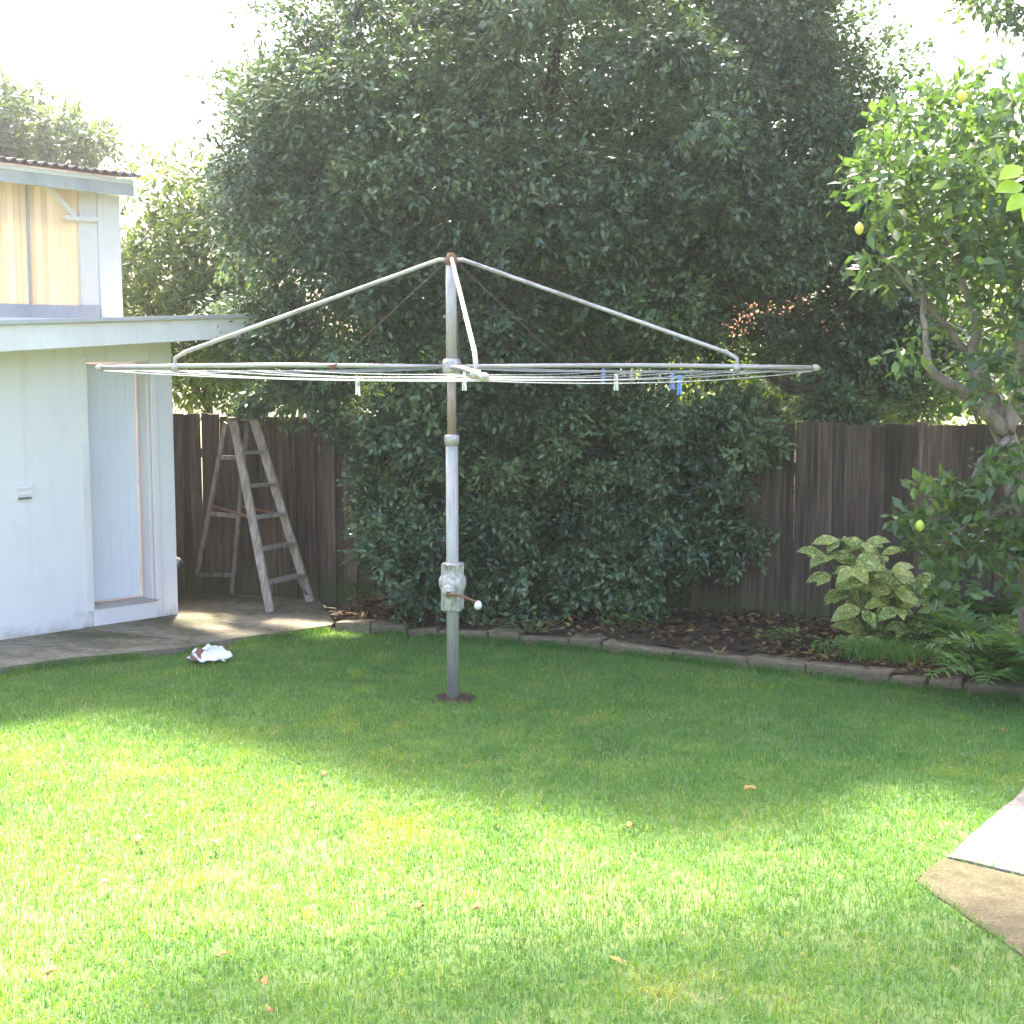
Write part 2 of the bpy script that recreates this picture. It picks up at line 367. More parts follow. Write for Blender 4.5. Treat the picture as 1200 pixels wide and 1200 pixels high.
# shed wall frame
WA, WB = G(0, 749, ZC), G(209, 719, ZC)
wu = (WA - WB); wu.z = 0; wu.normalize(); wn_ = Vector((-wu.y, wu.x, 0)).normalized()
if wn_.dot(Vector((0, -1, 0))) < 0: wn_ = -wn_
def WP(u, n, z): return Vector((WB.x, WB.y, 0)) + wu * u + wn_ * n + Vector((0, 0, z))
def WX(x, y, n=0.0):                               # pixel -> (u, z) on the plane n metres in front of the shed wall
    p = P(x, y, WB + wn_ * n, wn_); q = p - WB - wn_ * n; return q.dot(wu), p.z
def wbox(u0, u1, n0, n1, z0, z1):
    return hexa([WP(u0, n0, z0), WP(u1, n0, z0), WP(u1, n1, z0), WP(u0, n1, z0), WP(u0, n0, z1), WP(u1, n0, z1), WP(u1, n1, z1), WP(u0, n1, z1)])
def fix_normals(o):
    bm = bmesh.new(); bm.from_mesh(o.data); bmesh.ops.recalc_face_normals(bm, faces=bm.faces); bm.to_mesh(o.data); bm.free(); return o

# lawn outline: path edge, then the edging, then round to behind the camera
PE = [G(x, y, .02) for x, y in ((0, 789), (77, 777), (210, 764), (301, 750), (388, 737))]
pe_dir = (PE[0] - PE[-1]).normalized()
ED = [G(x, y, .02) for x, y in ((388, 737), (440, 741), (530, 747), (620, 754), (730, 764), (840, 778), (930, 789), (1000, 797), (1080, 806), (1150, 813))]
ed_dir = (ED[-1] - ED[-2]).normalized()
ED_R = ED[-1] + ed_dir * 3.0
lawn_poly = [p.to_2d() for p in [PE[0] + pe_dir * 4.5] + PE + ED[1:] + [ED_R]] + [Vector((6.5, 1.0)), Vector((-7.0, 1.0))]
def lawn_h(x, y): return .012 * np.sin(x * 1.7 + .6) * np.cos(y * 1.3) + .008 * np.sin(x * 3.9 + y * 2.7)
# lawn sheet (a grid clipped to the outline)
bm = bmesh.new(); vs_ = [bm.verts.new((p.x, p.y, 0)) for p in lawn_poly]; bm.faces.new(vs_)
bmesh.ops.triangulate(bm, faces=bm.faces[:]); me = bpy.data.meshes.new('lawn'); bm.to_mesh(me); bm.free(); me.materials.append(M['lawnbase'])
lawn = link('lawn', me); tag(lawn, kind='structure')
if lawn.data.polygons[0].normal.z < 0: lawn.data.flip_normals()

# right-hand paving
ra, rb, rc = G(1105, 1003, .012), G(1070, 1029, .012), G(1200, 922, .012)
e1 = (rc - ra).normalized(); e2 = (G(1200, 1105, .03) - rb).normalized(); e3 = (G(1200, 1020, .03) - ra).normalized()
path_r = link('side_path', None) ; tag(path_r, kind='structure')
slabA = [ra + e3 * .012 + e1 * .008, ra + e1 * 2.3, ra + e1 * 2.3 + e3 * 1.6, ra + e3 * 2.3 + e1 * .008]
slabB = [rb, ra - e1 * .008, ra + e3 * 2.2 - e1 * .008, rb + e2 * 1.5 + e3 * .9, rb + e2 * 1.5, rb + e2 * .75 - e1 * .05]
def rough(poly, step=.09, j=.006):
    out = []
    for a, b in zip(poly, poly[1:] + poly[:1]):
        k = max(1, int((b - a).length / step))
        for i in range(k): q = a.lerp(b, i / k); out.append(Vector((q.x + random.uniform(-j, j), q.y + random.uniform(-j, j))))
    return out
v, f = prism(rough([p.to_2d() for p in slabA]), -.06, .014); bevel(fix_normals(obj('slab', v, f, M['pale_slab'], path_r)), .006)
v, f = prism(rough([p.to_2d() for p in slabB]), -.06, .009); bevel(fix_normals(obj('slab', v, f, M['moss_slab'], path_r)), .006)
pc = (slabA[2] + slabB[2]) / 2
pave_polys = [[(p + (pc - p).normalized() * .018).to_2d() for p in slabA], [(p + (pc - p).normalized() * .018).to_2d() for p in slabB]]

# concrete path round the shed
path_l = link('concrete_path', None); tag(path_l, kind='structure')
def on_edge(u):                                    # point of the lawn edge opposite wall coordinate u
    a = PE[0] + pe_dir * 5; best = None
    for i, (p, q) in enumerate(zip([a] + PE[:-1], PE)):
        d1 = (p - WB).dot(wu); d2 = (q - WB).dot(wu)
        if min(d1, d2) <= u <= max(d1, d2): t = (u - d1) / (d2 - d1); return p + (q - p) * t
    return PE[-1]
j1u, _ = WX(-12, 752); j2u, _ = WX(96, 733)
cuts = [5.0, j1u, j2u, .0]
for i in range(3):
    u0, u1 = cuts[i], cuts[i + 1]; e0, e1_ = on_edge(u0 - .35), on_edge(u1 - .35)
    if i == 2: e1_ = PE[-1] * .35 + PE[-2] * .65
    poly = [WP(u0 - .006, .0, 0).to_2d(), (e0 - wu * .006).to_2d()] + [p.to_2d() for p in PE if u1 < (p - WB).dot(wu) + .35 < u0] + [(e1_ + wu * .006).to_2d(), WP(u1 + .006, .0, 0).to_2d()]
    v, f = prism(poly, -.05, ZC - .004 * (i % 2) - .002); bevel(fix_normals(obj('slab', v, f, M['concrete'], path_l)), .006)
bk = FA + fdir * .2 + fn * .06
poly = [WP(-.006, .0, 0).to_2d(), (PE[-1] * .35 + PE[-2] * .65 - wu * .006).to_2d(), PE[-1].to_2d(), G(392, 728, ZC).to_2d(), G(374, 700, ZC).to_2d(), (FA + fdir * 1.15 + fn * .08).to_2d(), (FA - fdir * .9 + fn * .08).to_2d(), WP(-.006, -.9, 0).to_2d()]
v, f = prism(poly, -.05, ZC - .008); bevel(fix_normals(obj('slab', v, f, M['concrete'], path_l)), .006)
BED_L = G(392, 728, ZC)

# garden bed (raised soil)
bed_poly = [p.to_2d() + Vector((0, .06)) for p in ED] + [(ED_R + Vector((0, .06, 0))).to_2d(), (FA0 + fdir * (FLEN + .2) - fn * .3).to_2d(), (FA + fdir * 1.1 - fn * .3).to_2d(), G(374, 700, ZC).to_2d()]
nx = 90; ny = 14; V, F = [], []
L0, L1 = ED[0] + Vector((.05, .1, 0)), None
front = smooth_path([p + Vector((0, .1, 0)) for p in ED] + [ED_R + Vector((0, .1, 0))], 8); m = len(front)
for i, p in enumerate(front):
    tt = (p - FA0).dot(fdir); q = FA0 + fdir * max(tt, 3.2 + 1.25) - fn * .12
    for k in range(ny):
        s_ = k / (ny - 1); w = p * (1 - s_) + q * s_
        V.append((w.x, w.y, ZB - .03 + .05 * s_ + (.022 * math.sin(i * 1.3 + k * 2.1) + random.uniform(-.012, .012)) * (0 < k < ny - 1)))
for i in range(m - 1):
    for k in range(ny - 1): F.append([i * ny + k, (i + 1) * ny + k, (i + 1) * ny + k + 1, i * ny + k + 1])
bed = obj('garden_bed', V, F, M['soil'], smooth=True); tag(bed, kind='structure')
if bed.data.polygons[0].normal.z < 0: bed.data.flip_normals()

# edging of old blocks
edg = thing('garden_edging', 'low edging of old weathered blocks between the lawn and garden bed', 'edging', ED[4])
path_pts = smooth_path(ED + [ED_R], 10); acc = 0; i = 0; start = path_pts[0]
cum = [0]
for a, b in zip(path_pts, path_pts[1:]): cum.append(cum[-1] + (b - a).length)
def along(s_):
    for k in range(len(cum) - 1):
        if cum[k + 1] >= s_: t = (s_ - cum[k]) / (cum[k + 1] - cum[k]); return path_pts[k].lerp(path_pts[k + 1], t)
    return path_pts[-1]
s_ = .03
while s_ < cum[-1] - .4:
    Lb = random.choice([.24, .3, .4, .46, .55]); a, b = along(s_), along(s_ + Lb); d = (b - a).normalized(); nn = Vector((-d.y, d.x, 0))
    if nn.y < 0: nn = -nn
    h = random.uniform(.066, .095); ww = random.uniform(.13, .17); off = random.uniform(-.012, .012); k = random.uniform(-.012, .012)
    a2, b2 = a + d * .006 + nn * off, b - d * .006 + nn * (off + k)
    pts = [a2, b2, b2 + nn * ww, a2 + nn * ww]; dz = random.uniform(-.012, .012)
    vv = [Vector((p.x + random.uniform(-.006, .006), p.y + random.uniform(-.006, .006), -.03)) for p in pts] + [Vector((p.x + random.uniform(-.008, .008), p.y + random.uniform(-.008, .008), h + random.uniform(-.008, .008) + dz * q)) for p, q in zip(pts, (1, -1, -1, 1))]
    bevel(fix_normals(obj('block', *hexa(vv), M['block'], edg)), .012, 2); s_ += Lb

# ================================================================== FENCE
fence = thing('paling_fence', 'tall weathered brown timber paling fence behind the garden bed', 'fence', (FA.x, FA.y, 0))
PALH = 1.60
pal_me = []
for k in range(6):
    w = .098 + .004 * k * (k % 2); h = PALH
    bmv = bmesh.new(); bmesh.ops.create_cube(bmv, size=1)
    for vtx in bmv.verts:
        vtx.co = Vector((vtx.co.x * w, vtx.co.y * .014, (vtx.co.z + .5) * h))
        if vtx.co.z > .5: vtx.co.z += random.uniform(-.006, .006); vtx.co.x += random.uniform(-.002, .002)
    me = bpy.data.meshes.new('paling'); bmv.to_mesh(me); bmv.free(); me.materials.append(M['paling']); pal_me.append(me)
t = 0.0; ang = math.atan2(fdir.y, fdir.x); idx = 0
while t < FLEN:
    w = random.uniform(.094, .104)
    p = FA0 + fdir * t + fn * (.010 if idx % 2 else -.008)
    o = link('paling', random.choice(pal_me), fence, (p.x, p.y, random.uniform(-.012, .008) - .01 + .03 * math.sin(t * .9) * .4), (R(random.uniform(-.4, .4)), R(random.uniform(-.5, .5)), ang + R(random.uniform(-1.5, 1.5))))
    o.scale = (w / .1, 1, random.uniform(.992, 1.004)); idx += 1
    t += w - .006 + (random.uniform(.006, .009) if random.random() < .08 else random.uniform(-.004, .002))
for z in (.35, 1.25):
    a, b = FA0 - fn * .05 + Vector((0, 0, z - FA0.z)), FA0 + fdir * FLEN - fn * .05 + Vector((0, 0, z - FA0.z)); obj('rail', *beam(a, b, .045, .075), M['paling'], fence)
t = .3
while t < FLEN:
    a = FA0 + fdir * t - fn * .125; a.z = -.1; obj('post', *beam(a, a + Vector((0, 0, 1.65)), .1, .1), M['paling'], fence); t += 2.4

# ================================================================== SHED
shed = thing('garden_shed', 'white painted garden shed with a plank door and flat roof', 'shed', (WB.x, WB.y, 0))
def sbox(name, u0, u1, n0, n1, z0, z1, mat, parent=None, bv=.004):
    return bevel(fix_normals(obj(name, *wbox(u0, u1, n0, n1, z0, z1), mat, parent or shed)), bv)
du0, _ = WX(181, 600); du1, _ = WX(105, 600); _, dz1 = WX(140, 424); _, thr = WX(140, 708)
ROOFZ = 2.36; U1 = 5.0; TH = .17
sbox('wall', du1, U1, -TH, 0, ZC - .02, ROOFZ, M['wall'])                         # long wall left of the door
sbox('wall', 0, du0, -TH, 0, ZC - .02, ROOFZ, M['wall'])                          # pier at the corner
sbox('wall', du0 + .001, du1 - .001, -TH, -.002, dz1, ROOFZ, M['wall'])           # over the door
sbox('wall', 0, TH, -3.0, -TH - .001, ZC - .02, ROOFZ, M['wall'])                 # end wall
sbox('wall', TH + .001, U1, -3.0, -2.87, ZC - .02, ROOFZ, M['wall'])              # back wall
sbox('wall', U1 - TH, U1 - .001, -2.869, -TH - .001, ZC - .02, ROOFZ, M['wall'])
th_o = sbox('threshold', du0 + .003, du1 - .003, -TH + .01, .012, ZC - .02, thr - .012, M['trim'])
sbox('threshold_top', du0 + .004, du1 - .004, -TH - .02, .02, thr - .012, thr, M['sill'], th_o)
# door: planks recessed in the opening
door = fix_normals(obj('door', *wbox(du0 + .05, du1 - .004, -TH - .03, -TH + .005, thr + .015, dz1 - .02), M['door'], shed))
nb = 6; wd = (du1 - du0 - .058) / nb
for k in range(nb):
    u0 = du0 + .054 + k * wd
    bevel(fix_normals(obj('plank', *wbox(u0 + .0002, u0 + wd - .0002, -TH + .006, -TH + .02, thr + .02, dz1 - .025), M['door'], door)), .0015)
sbox('latch', du0 + .062, du0 + .09, -TH + .02, -TH + .03, thr + .12, thr + .24, M['trim'], door, .002)
sbox('door_jamb', du0 + .001, du0 + .03, -TH + .004, -.02, thr + .001, dz1 - .004, M['pinktrim'])
sbox('door_jamb', du0 - .045, du0 + .012, .001, .014, thr + .002, dz1 + .05, M['trim'])
sbox('door_jamb', du1 - .01, du1 + .045, .001, .012, thr - .03, dz1 + .05, M['trim'])
# roof and raked fascia
FO = .42
p1 = WX(-150, 385, FO); p2 = WX(335, 371, FO); p3 = WX(335, 393, FO); p4 = WX(-150, 421, FO)
fl = [WP(p4[0], FO - .03, p4[1]), WP(p3[0], FO - .03, p3[1]), WP(p3[0], FO, p3[1]), WP(p4[0], FO, p4[1]), WP(p1[0], FO - .03, p1[1]), WP(p2[0], FO - .03, p2[1]), WP(p2[0], FO, p2[1]), WP(p1[0], FO, p1[1])]
fas = bevel(fix_normals(obj('fascia', *hexa(fl), M['trim'], shed)), .004)
cap = [WP(p1[0], FO - .05, p1[1] + .001), WP(p2[0] - .04, FO - .05, p2[1] + .001), WP(p2[0] - .04, FO + .035, p2[1] + .001), WP(p1[0], FO + .035, p1[1] + .001)]
cap += [q + Vector((0, 0, .03)) for q in cap]
bevel(fix_normals(obj('roof_capping', *hexa(cap), M['greytrim'], fas)), .003)
rl = [WP(p1[0], -3.2, p1[1] - .06), WP(p2[0], -3.2, p2[1] - .06), WP(p2[0], FO - .032, p2[1] - .06), WP(p1[0], FO - .032, p1[1] - .06)]
rl += [q + Vector((0, 0, .055)) for q in rl]
fix_normals(obj('roof', *hexa(rl), M['greytrim'], shed))
sbox('soffit', .02, U1, .002, FO - .034, ROOFZ - .14, ROOFZ - .12, M['wall'])
# little wall vent
vu, vz = WX(28, 577)
vent = sbox('wall_vent', vu - .07, vu + .07, .001, .012, vz - .06, vz + .06, M['trim'], shed, .003)
for k in range(2): sbox('slot', vu - .055, vu + .055, .0125, .02, vz - .02 + k * .045, vz - .005 + k * .045, M['trim'], vent, .001)
sbox('slot', vu - .05, vu + .05, .0125, .016, vz - .05, vz - .034, M['dark'], vent, .001)

# drain pipe stub on the shed's end wall
pp = P(212, 656, WP(-.0, -.35, 0), wn_)
ppz = pp.z; pb = WP(0.02, -.35, ppz)
pipe = thing('drain_pipe', 'pale drain pipe stub with dark open end beside the shed corner', 'pipe', pb)
e = pb - wu * .16
obj('pipe', *tube([pb, pb - wu * .07, e + Vector((0, 0, .01)), e - wu * .05 + Vector((0, 0, -.02))], [.035, .035, .05, .052], 14), M['pipe'], pipe, True)
obj('pipe_mouth', *tube([e - wu * .045 + Vector((0, 0, -.018)), e - wu * .085 + Vector((0, 0, -.05))], [.058, .05], 14), M['pipedark'], pipe, True)

# ================================================================== LOFT above the shed
LN = -.06
def lp(x, y, n=LN): return WX(x, y, n)
loft = thing('lean_to', 'raised lean-to of cream panels under a corrugated roof above the shed', 'lean-to', WP(1.5, -.5, ROOFZ))
_, zsill = lp(50, 362); uR, _ = lp(138, 300); uL = uR + 4.2; uP, _ = lp(97, 300); _, ztop = lp(50, 206)
zsill -= .02; uPi, _ = lp(113, 300)
bw = .047; u = uP + .03; kk = 0
while u < uL - .1:
    bevel(fix_normals(obj('board', *wbox(u + .0003, u + bw - .0003, LN - .006, LN + random.uniform(-.002, .003), zsill + .05, ztop - .02), M['cream'], loft)), .002); u += bw; kk += 1
    if kk == 8: bevel(fix_normals(obj('batten', *wbox(u, u + .02, LN - .02, LN + .012, zsill + .05, ztop - .02), M['greytrim'], loft)), .002); u += .02
bevel(fix_normals(obj('sill', *wbox(uPi + .01, uL, LN - .06, LN + .05, zsill - .05, zsill + .05), M['greytrim'], loft)))
bevel(fix_normals(obj('corner_post', *wbox(uPi + .002, uP + .03, LN - .05, LN + .03, zsill + .051, ztop), M['trim'], loft)))
bevel(fix_normals(obj('corner_board', *wbox(uR, uPi, LN - .02, LN + .055, zsill - .10, ztop), M['wall'], loft)))
bevel(fix_normals(obj('rear_post', *wbox(uR + .02, uR + .1, -.30, -.22, ROOFZ, ztop), M['greytrim'], loft)))
b0, b1 = lp(52, 214, LN + .03), lp(86, 254, LN + .03)
obj('brace', *beam(WP(b0[0], LN + .03, b0[1]), WP(b1[0] - .03, LN + .03, b1[1] - .03), .03, .06, wn_), M['trim'], loft)
obj('brace', *beam(WP(b1[0] + .08, LN + .045, b1[1] - .01), WP(uPi, LN + .045, b1[1] - .01), .03, .045, wn_), M['trim'], loft)
q1, q2 = lp(-160, 172, .16), lp(157, 211, .16)
zr1, zr2 = q1[1], q2[1]
fl = [WP(q1[0], .13, zr1 - .12), WP(q2[0] + .0, .13, zr2 - .12), WP(q2[0], .16, zr2 - .12), WP(q1[0], .16, zr1 - .12)]
fl += [WP(q1[0], .13, zr1), WP(q2[0], .13, zr2), WP(q2[0], .16, zr2), WP(q1[0], .16, zr1)]
# lower half grey, upper edge white, as two boards
lo = [Vector(q) for q in fl[:4]] + [q + Vector((0, 0, .085)) for q in fl[:4]]
bevel(fix_normals(obj('eave_board', *hexa(lo), M['greytrim'], loft)), .003)
hi = [q + Vector((0, 0, .086)) + wn_ * .004 for q in fl[:4]] + [q + wn_ * .004 for q in fl[4:]]
bevel(fix_normals(obj('gutter', *hexa(hi), M['trim'], loft)), .004)
V, F = [], []; nseg = 260
for i in range(nseg + 1):
    a = i / nseg; uu = q1[0] + (q2[0] - .03 - q1[0]) * a; zz = zr1 + (zr2 - zr1) * a + .03 + .012 * math.sin(uu * 2 * math.pi / .076)
    V += [WP(uu, .23, zz), WP(uu, -.32, zz + .05), WP(uu, .23, zz - .006), WP(uu, -.32, zz + .044)]
for i in range(nseg):
    a, b = i * 4, i * 4 + 4; F += [[a, b, b + 1, a + 1], [a + 2, a + 3, b + 3, b + 2], [a, a + 2, b + 2, b]]
obj('corrugated_roof', V, F, M['iron'], loft, True)

# ================================================================== HOIST
hb = G(531, 819, 0); HY = hb.y
def hz(y): return D(528, y, HY).z
hoist = thing('rotary_clothes_hoist', 'galvanised rotary clothes hoist with crank standing in the lawn', 'clothes hoist', (hb.x, hb.y, 0))
X0, Y0 = hb.x, hb.y
def H(dx, dy, z): return Vector((X0 + dx, Y0 + dy, z))
zA, zTop, zCol, zG0, zG1 = hz(430), hz(303), hz(510), hz(716), hz(660)
rp = .037
obj('lower_post', *tube([H(0, 0, -.05), H(0, 0, zCol - .03)], rp, 20), M['galvpost'], hoist, True)
obj('collar', *lathe(H(0, 0, zCol - .06), [(0, rp + .001), (.004, rp + .008), (.055, rp + .008), (.062, rp + .003), (.066, .03)], 20), M['galv'], hoist, True)
obj('inner_tube', *tube([H(0, 0, zCol - .05), H(0, 0, zA + .02)], .027, 16), M['tan'], hoist, True)
obj('upper_tube', *tube([H(0, 0, zA - .03), H(0, 0, zTop)], .032, 16), M['galvpost'], hoist, True)
hh = zG1 - zG0
house = obj('gear_housing', *lathe(H(0, 0, zG0), [(0, rp + .004), (.003, .056), (.02, .06), (hh * .22, .06), (hh * .42, .07), (hh * .55, .083), (hh * .66, .083), (hh * .76, .07), (hh * .8, .056), (hh * .95, .056), (hh * .97, .064), (hh, .064), (hh + .004, rp)], 28), M['cast'], hoist, True)
for k in range(4):
    a = k * math.pi / 2 + .5; obj('flange_rib', *beam(H(.06 * math.cos(a), .06 * math.sin(a), zG0 + .01), H(.06 * math.cos(a), .06 * math.sin(a), zG1), .018, .024, Vector((math.cos(a), math.sin(a), 0))), M['cast'], house)
zc = hz(690)
obj('gear_boss', *tube([H(-.02, -.06, zc), H(-.02, -.125, zc)], [.042, .036], 16), M['cast'], house, True)
obj('shaft_nut', *tube([H(-.02, -.12, zc - .012), H(-.02, -.145, zc - .012)], .018, 6), M['rust'], house)
kn = H(.16, -.17, hz(702))
cr = obj('crank_handle', *tube(smooth_path([H(-.02, -.14, zc - .012), H(.05, -.155, zc - .015), H(.16, -.165, hz(701))], 4), .0085, 8), M['rust'], hoist, True)
obj('knob', *tube([kn + Vector((0, .03, .0)), kn + Vector((0, .02, 0)), kn + Vector((.0, -.03, 0)), kn + Vector((0, -.075, .0)), kn + Vector((0, -.085, 0))], [.010, .019, .022, .023, .010], 14), M['knob'], cr, True)
# spider hubs
obj('hub', *lathe(H(0, 0, zA - .05), [(0, .03), (.004, .05), (.03, .056), (.07, .056), (.096, .05), (.1, .034)], 20), M['galv'], hoist, True)
obj('top_cap', *lathe(H(0, 0, zTop - .04), [(0, .034), (.003, .038), (.04, .038), (.052, .026), (.07, .022), (.074, .006)], 18), M['rust'], hoist, True)
zt = zTop - .01
eL = D(118, 431, HY + .05); eR = D(955, 431, HY - .10)
lenL = (eL - H(0, 0, eL.z)).length; lenR = (eR - H(0, 0, eR.z)).length
nearL = 2.2
eN = H(.24, -nearL, zA - .025); eBk = H(-.03, nearL, zA + .01)
eL.z = zA - .005; eR.z = zA - .005
ends = [eL, eN, eR, eBk]
def arm_pt(e, t): q = H(0, 0, zA).lerp(e, t); return q
for e in ends:
    d = (e - H(0, 0, zA)); d.z = 0; d.normalize(); L = (e - H(0, 0, zA)).length
    sagm = [arm_pt(e, t) + Vector((0, 0, .012 * math.sin(math.pi * t))) for t in (.018, .25, .5, .75, 1)]
    am = obj('arm', *tube(sagm, .0138, 12), M['galv'], hoist, True)
    obj('end_hook', *tube([e - d * .01, e + d * .012, e + d * .03 + Vector((0, 0, .0))], [.021, .021, .008], 10), M['cast'], am, True)
    tz = .787
    foot = arm_pt(e, tz)
    st = [H(0, 0, zt) + d * .02, H(0, 0, zt) + d * .07 + Vector((0, 0, .002)), H(0, 0, zt - .018) + d * .13]
    kz = zA + .085
    st += [foot.lerp(H(0, 0, zt), .035) * 1 + Vector((0, 0, kz - foot.lerp(H(0, 0, zt), .035).z)), foot + Vector((0, 0, .055)), foot + Vector((0, 0, .0))]
    so = obj('strut', *tube(st, .0125, 12), M['galv'], hoist, True)
    obj('strut_bracket', *lathe(foot - Vector((0, 0, .024)), [(0, .01), (.002, .024), (.046, .024), (.048, .01)], 12), M['galv'], so, True)
for x in (390, 665):
    a = D(x, 429, HY); a.y = Y0; a.z = zA; obj('stay', *tube([H(.03 if x > 527 else -.03, 0, zt - .01), a], .004, 6), M['darkrust'], hoist, True)
    obj('stay_clamp', *tube([a - Vector((.022, 0, 0)), a + Vector((.016, 0, 0))], .019, 10), M['rust'], hoist, True)
fr = [1.0, .9, .8, .69, .58, .46]
LINES = {}
for i in range(4):
    a, b = ends[i], ends[(i + 1) % 4]
    for k, t in enumerate(fr):
        pa, pb_ = arm_pt(a, t) - Vector((0, 0, .018)), arm_pt(b, t) - Vector((0, 0, .018)); sg = random.uniform(.010, .030) * t + .006
        pts = [pa.lerp(pb_, q / 12) - Vector((0, 0, 4 * sg * (q / 12) * (1 - q / 12))) for q in range(13)]
        LINES[(i, k)] = pts
        obj('line', *tube(pts, .0028, 5), M['wire'], hoist, True)
obj('soil_collar', *lathe(H(0, 0, -.03), [(0, .16), (.034, .15), (.04, .11), (.045, .06), (.047, rp - .005)], 24), M['soil'], hoist, True)

# pegs on the lines
def peg(x, y, li, k, mat, label, h=.075, group=None):
    pts = LINES[(li, k)]
    # the place on that line whose bearing matches the column of the photograph
    best = min(((abs((q - CP).dot(FW) * ((x - 600) / FPX) - q.x), q) for i in range(12) for q in [pts[i].lerp(pts[i + 1], s / 6) for s in range(7)]), key=lambda t: t[0])[1]
    o = thing('clothes_peg', label, 'peg', best, group)
    dl = (pts[7] - pts[5]).normalized(); sd = dl.cross(Vector((0, 0, 1))).normalized()
    for s_ in (-1, 1):
        a = best + sd * (s_ * .004) + Vector((0, 0, .016)); b = best + sd * (s_ * .010) - Vector((0, 0, h))
        bevel(obj('prong', *beam(a, b, .011, .007, sd), mat, o), .001)
    c0 = best - Vector((0, 0, .02)); obj('spring', *tube([c0 - dl * .009, c0 + dl * .009], .009, 10), M['galv'], o)
peg(708, 436, 2, 3, M['bluepeg'], 'small blue peg hanging beside a white peg on the hoist line')
peg(722, 438, 1, 3, M['whitepeg'], 'white peg hanging beside a small blue peg on the hoist line')
peg(788, 437, 1, 2, M['bluepeg'], 'blue plastic peg, one of a close pair on the hoist line', .07, 'pair of blue pegs')
peg(798, 441, 1, 1, M['bluepeg'], 'blue plastic peg, one of a close pair on the hoist line', .09, 'pair of blue pegs')
peg(421, 430, 0, 2, M['whitepeg'], 'white peg alone on the hoist line on the shed side')
peg(543, 442, 1, 5, M['whitepeg'], 'white peg clipped beside the hoist centre', .085)
peg(741, 436, 2, 4, M['yellowpeg'], 'pale wooden peg clipped on the hoist line beyond the white peg', .06)

# ================================================================== LADDER
lz = ZC - .008
fL, fR = G(317, 718, lz), G(364, 705, lz); bL, bR = G(228, 690, lz), G(272, 695, lz)
mid = (fL + fR + bL + bR) / 4
ladder = thing('stepladder', 'weathered wooden stepladder standing open on concrete beside the shed', 'ladder', (mid.x, mid.y, lz))
fm = (fL + fR) / 2; bmid = (bL + bR) / 2
tY = fm.y * .62 + bmid.y * .38
tL, tR = D(273, 492, tY), D(297, 490, tY)
zt_ = (tL.z + tR.z) / 2; tL.z = tR.z = zt_
sdv = (fR - fL).normalized()
def stile(name, a, b, w, tk): bevel(obj(name, *beam(a, b, w, tk, sdv), M['ladder'], ladder), .003)
nrm_f = (fm - bmid).normalized()
stile('stile', fL, tL, .075, .026); stile('stile', fR, tR, .075, .026)
bt_l, bt_r = tL - nrm_f * .07 - Vector((0, 0, .03)) - sdv * .03, tR - nrm_f * .07 - Vector((0, 0, .03)) - sdv * .02
stile('back_leg', bL, bt_l, .04, .022); stile('back_leg', bR, bt_r, .04, .022)
def fp(a, b, z): t = (z - a.z) / (b.z - a.z); return a.lerp(b, t)
def hs(y): return P(316, y, (fL + fR) / 2, (sdv.cross((tL - fL).normalized())).normalized()).z
for y in (527, 566, 603, 641, 682):
    z = hs(y); a, b = fp(fL, tL, z), fp(fR, tR, z)
    bevel(obj('tread', *beam(a + sdv * .012, b - sdv * .012, .1, .024, Vector((0, 0, 1))), M['ladder'], ladder), .003)
bevel(obj('top_step', *beam(tL - sdv * .03 - nrm_f * .03, tR + sdv * .03 - nrm_f * .03, .17, .026), M['ladder'], ladder), .003)
for za, zb in ((.47, .46), (.09, .11), (.80, .80)):
    obj('back_rail', *beam(bL.lerp(bt_l, za), bR.lerp(bt_r, zb), .02, .035), M['ladder'], ladder)
zsp = .46
for f0, t0, b0_, bt in ((fL, tL, bL, bt_l), (fR, tR, bR, bt_r)):
    obj('spreader', *beam(f0.lerp(t0, .48), b0_.lerp(bt, .52), .008, .02), M['rust'], ladder)
a = fp(fL, tL, hs(682)); obj('tread_brace', *beam(a + sdv * .10, fL.lerp(tL, .04) + sdv * .02, .012, .02), M['ladder'], ladder)
b = fp(fR, tR, hs(682)); obj('tread_brace', *beam(b - sdv * .10, fR.lerp(tR, .04) - sdv * .02, .012, .02), M['ladder'], ladder)

# ================================================================== RAG on the lawn
rg = G(246, 772, .03)
V, F = [], []; nu, nv = 22, 14
for i in range(nu):
    for j in range(nv):
        x = (i / (nu - 1) - .5); y = (j / (nv - 1) - .5)
        w = .27 * (1 - .35 * abs(y)); 
        zz = .035 + .045 * math.exp(-((x + .12) ** 2 + (y - .1) ** 2) * 14) + .028 * math.sin(x * 16 + y * 7) * math.cos(y * 13 - x * 4) + random.uniform(-.004, .004)
        ed = max(abs(x), abs(y)) * 2; zz *= (1 - .75 * ed ** 4)
        V.append(rg + Vector((x * w + .03 * math.sin(y * 9), y * .24 + .035 * math.sin(x * 8), zz + .005)))
for i in range(nu - 1):
    for j in range(nv - 1): a = i * nv + j; F.append([a, a + nv, a + nv + 1, a + 1])
ragt = thing('crumpled_rag', 'crumpled white rag with brown patch lying on the lawn', 'rag', rg)
o = obj('cloth', V, F, M['cloth'], ragt, True); sm = o.modifiers.new('thick', 'SOLIDIFY'); sm.thickness = .006
V2 = [rg + Vector((-.06 + .055 * math.cos(a) * r + .01 * math.sin(3 * a), -.075 + .05 * math.sin(a) * r, .045 + .03 * (1 - r) + .03 * math.sin(a))) for r in (.35, 1) for a in [2 * math.pi * k / 10 for k in range(10)]]
F2 = [list(range(10))] + [[k, 10 + k, 10 + (k + 1) % 10, (k + 1) % 10] for k in range(10)]
obj('brown_patch', V2, F2, M['clothbrown'], ragt, True)

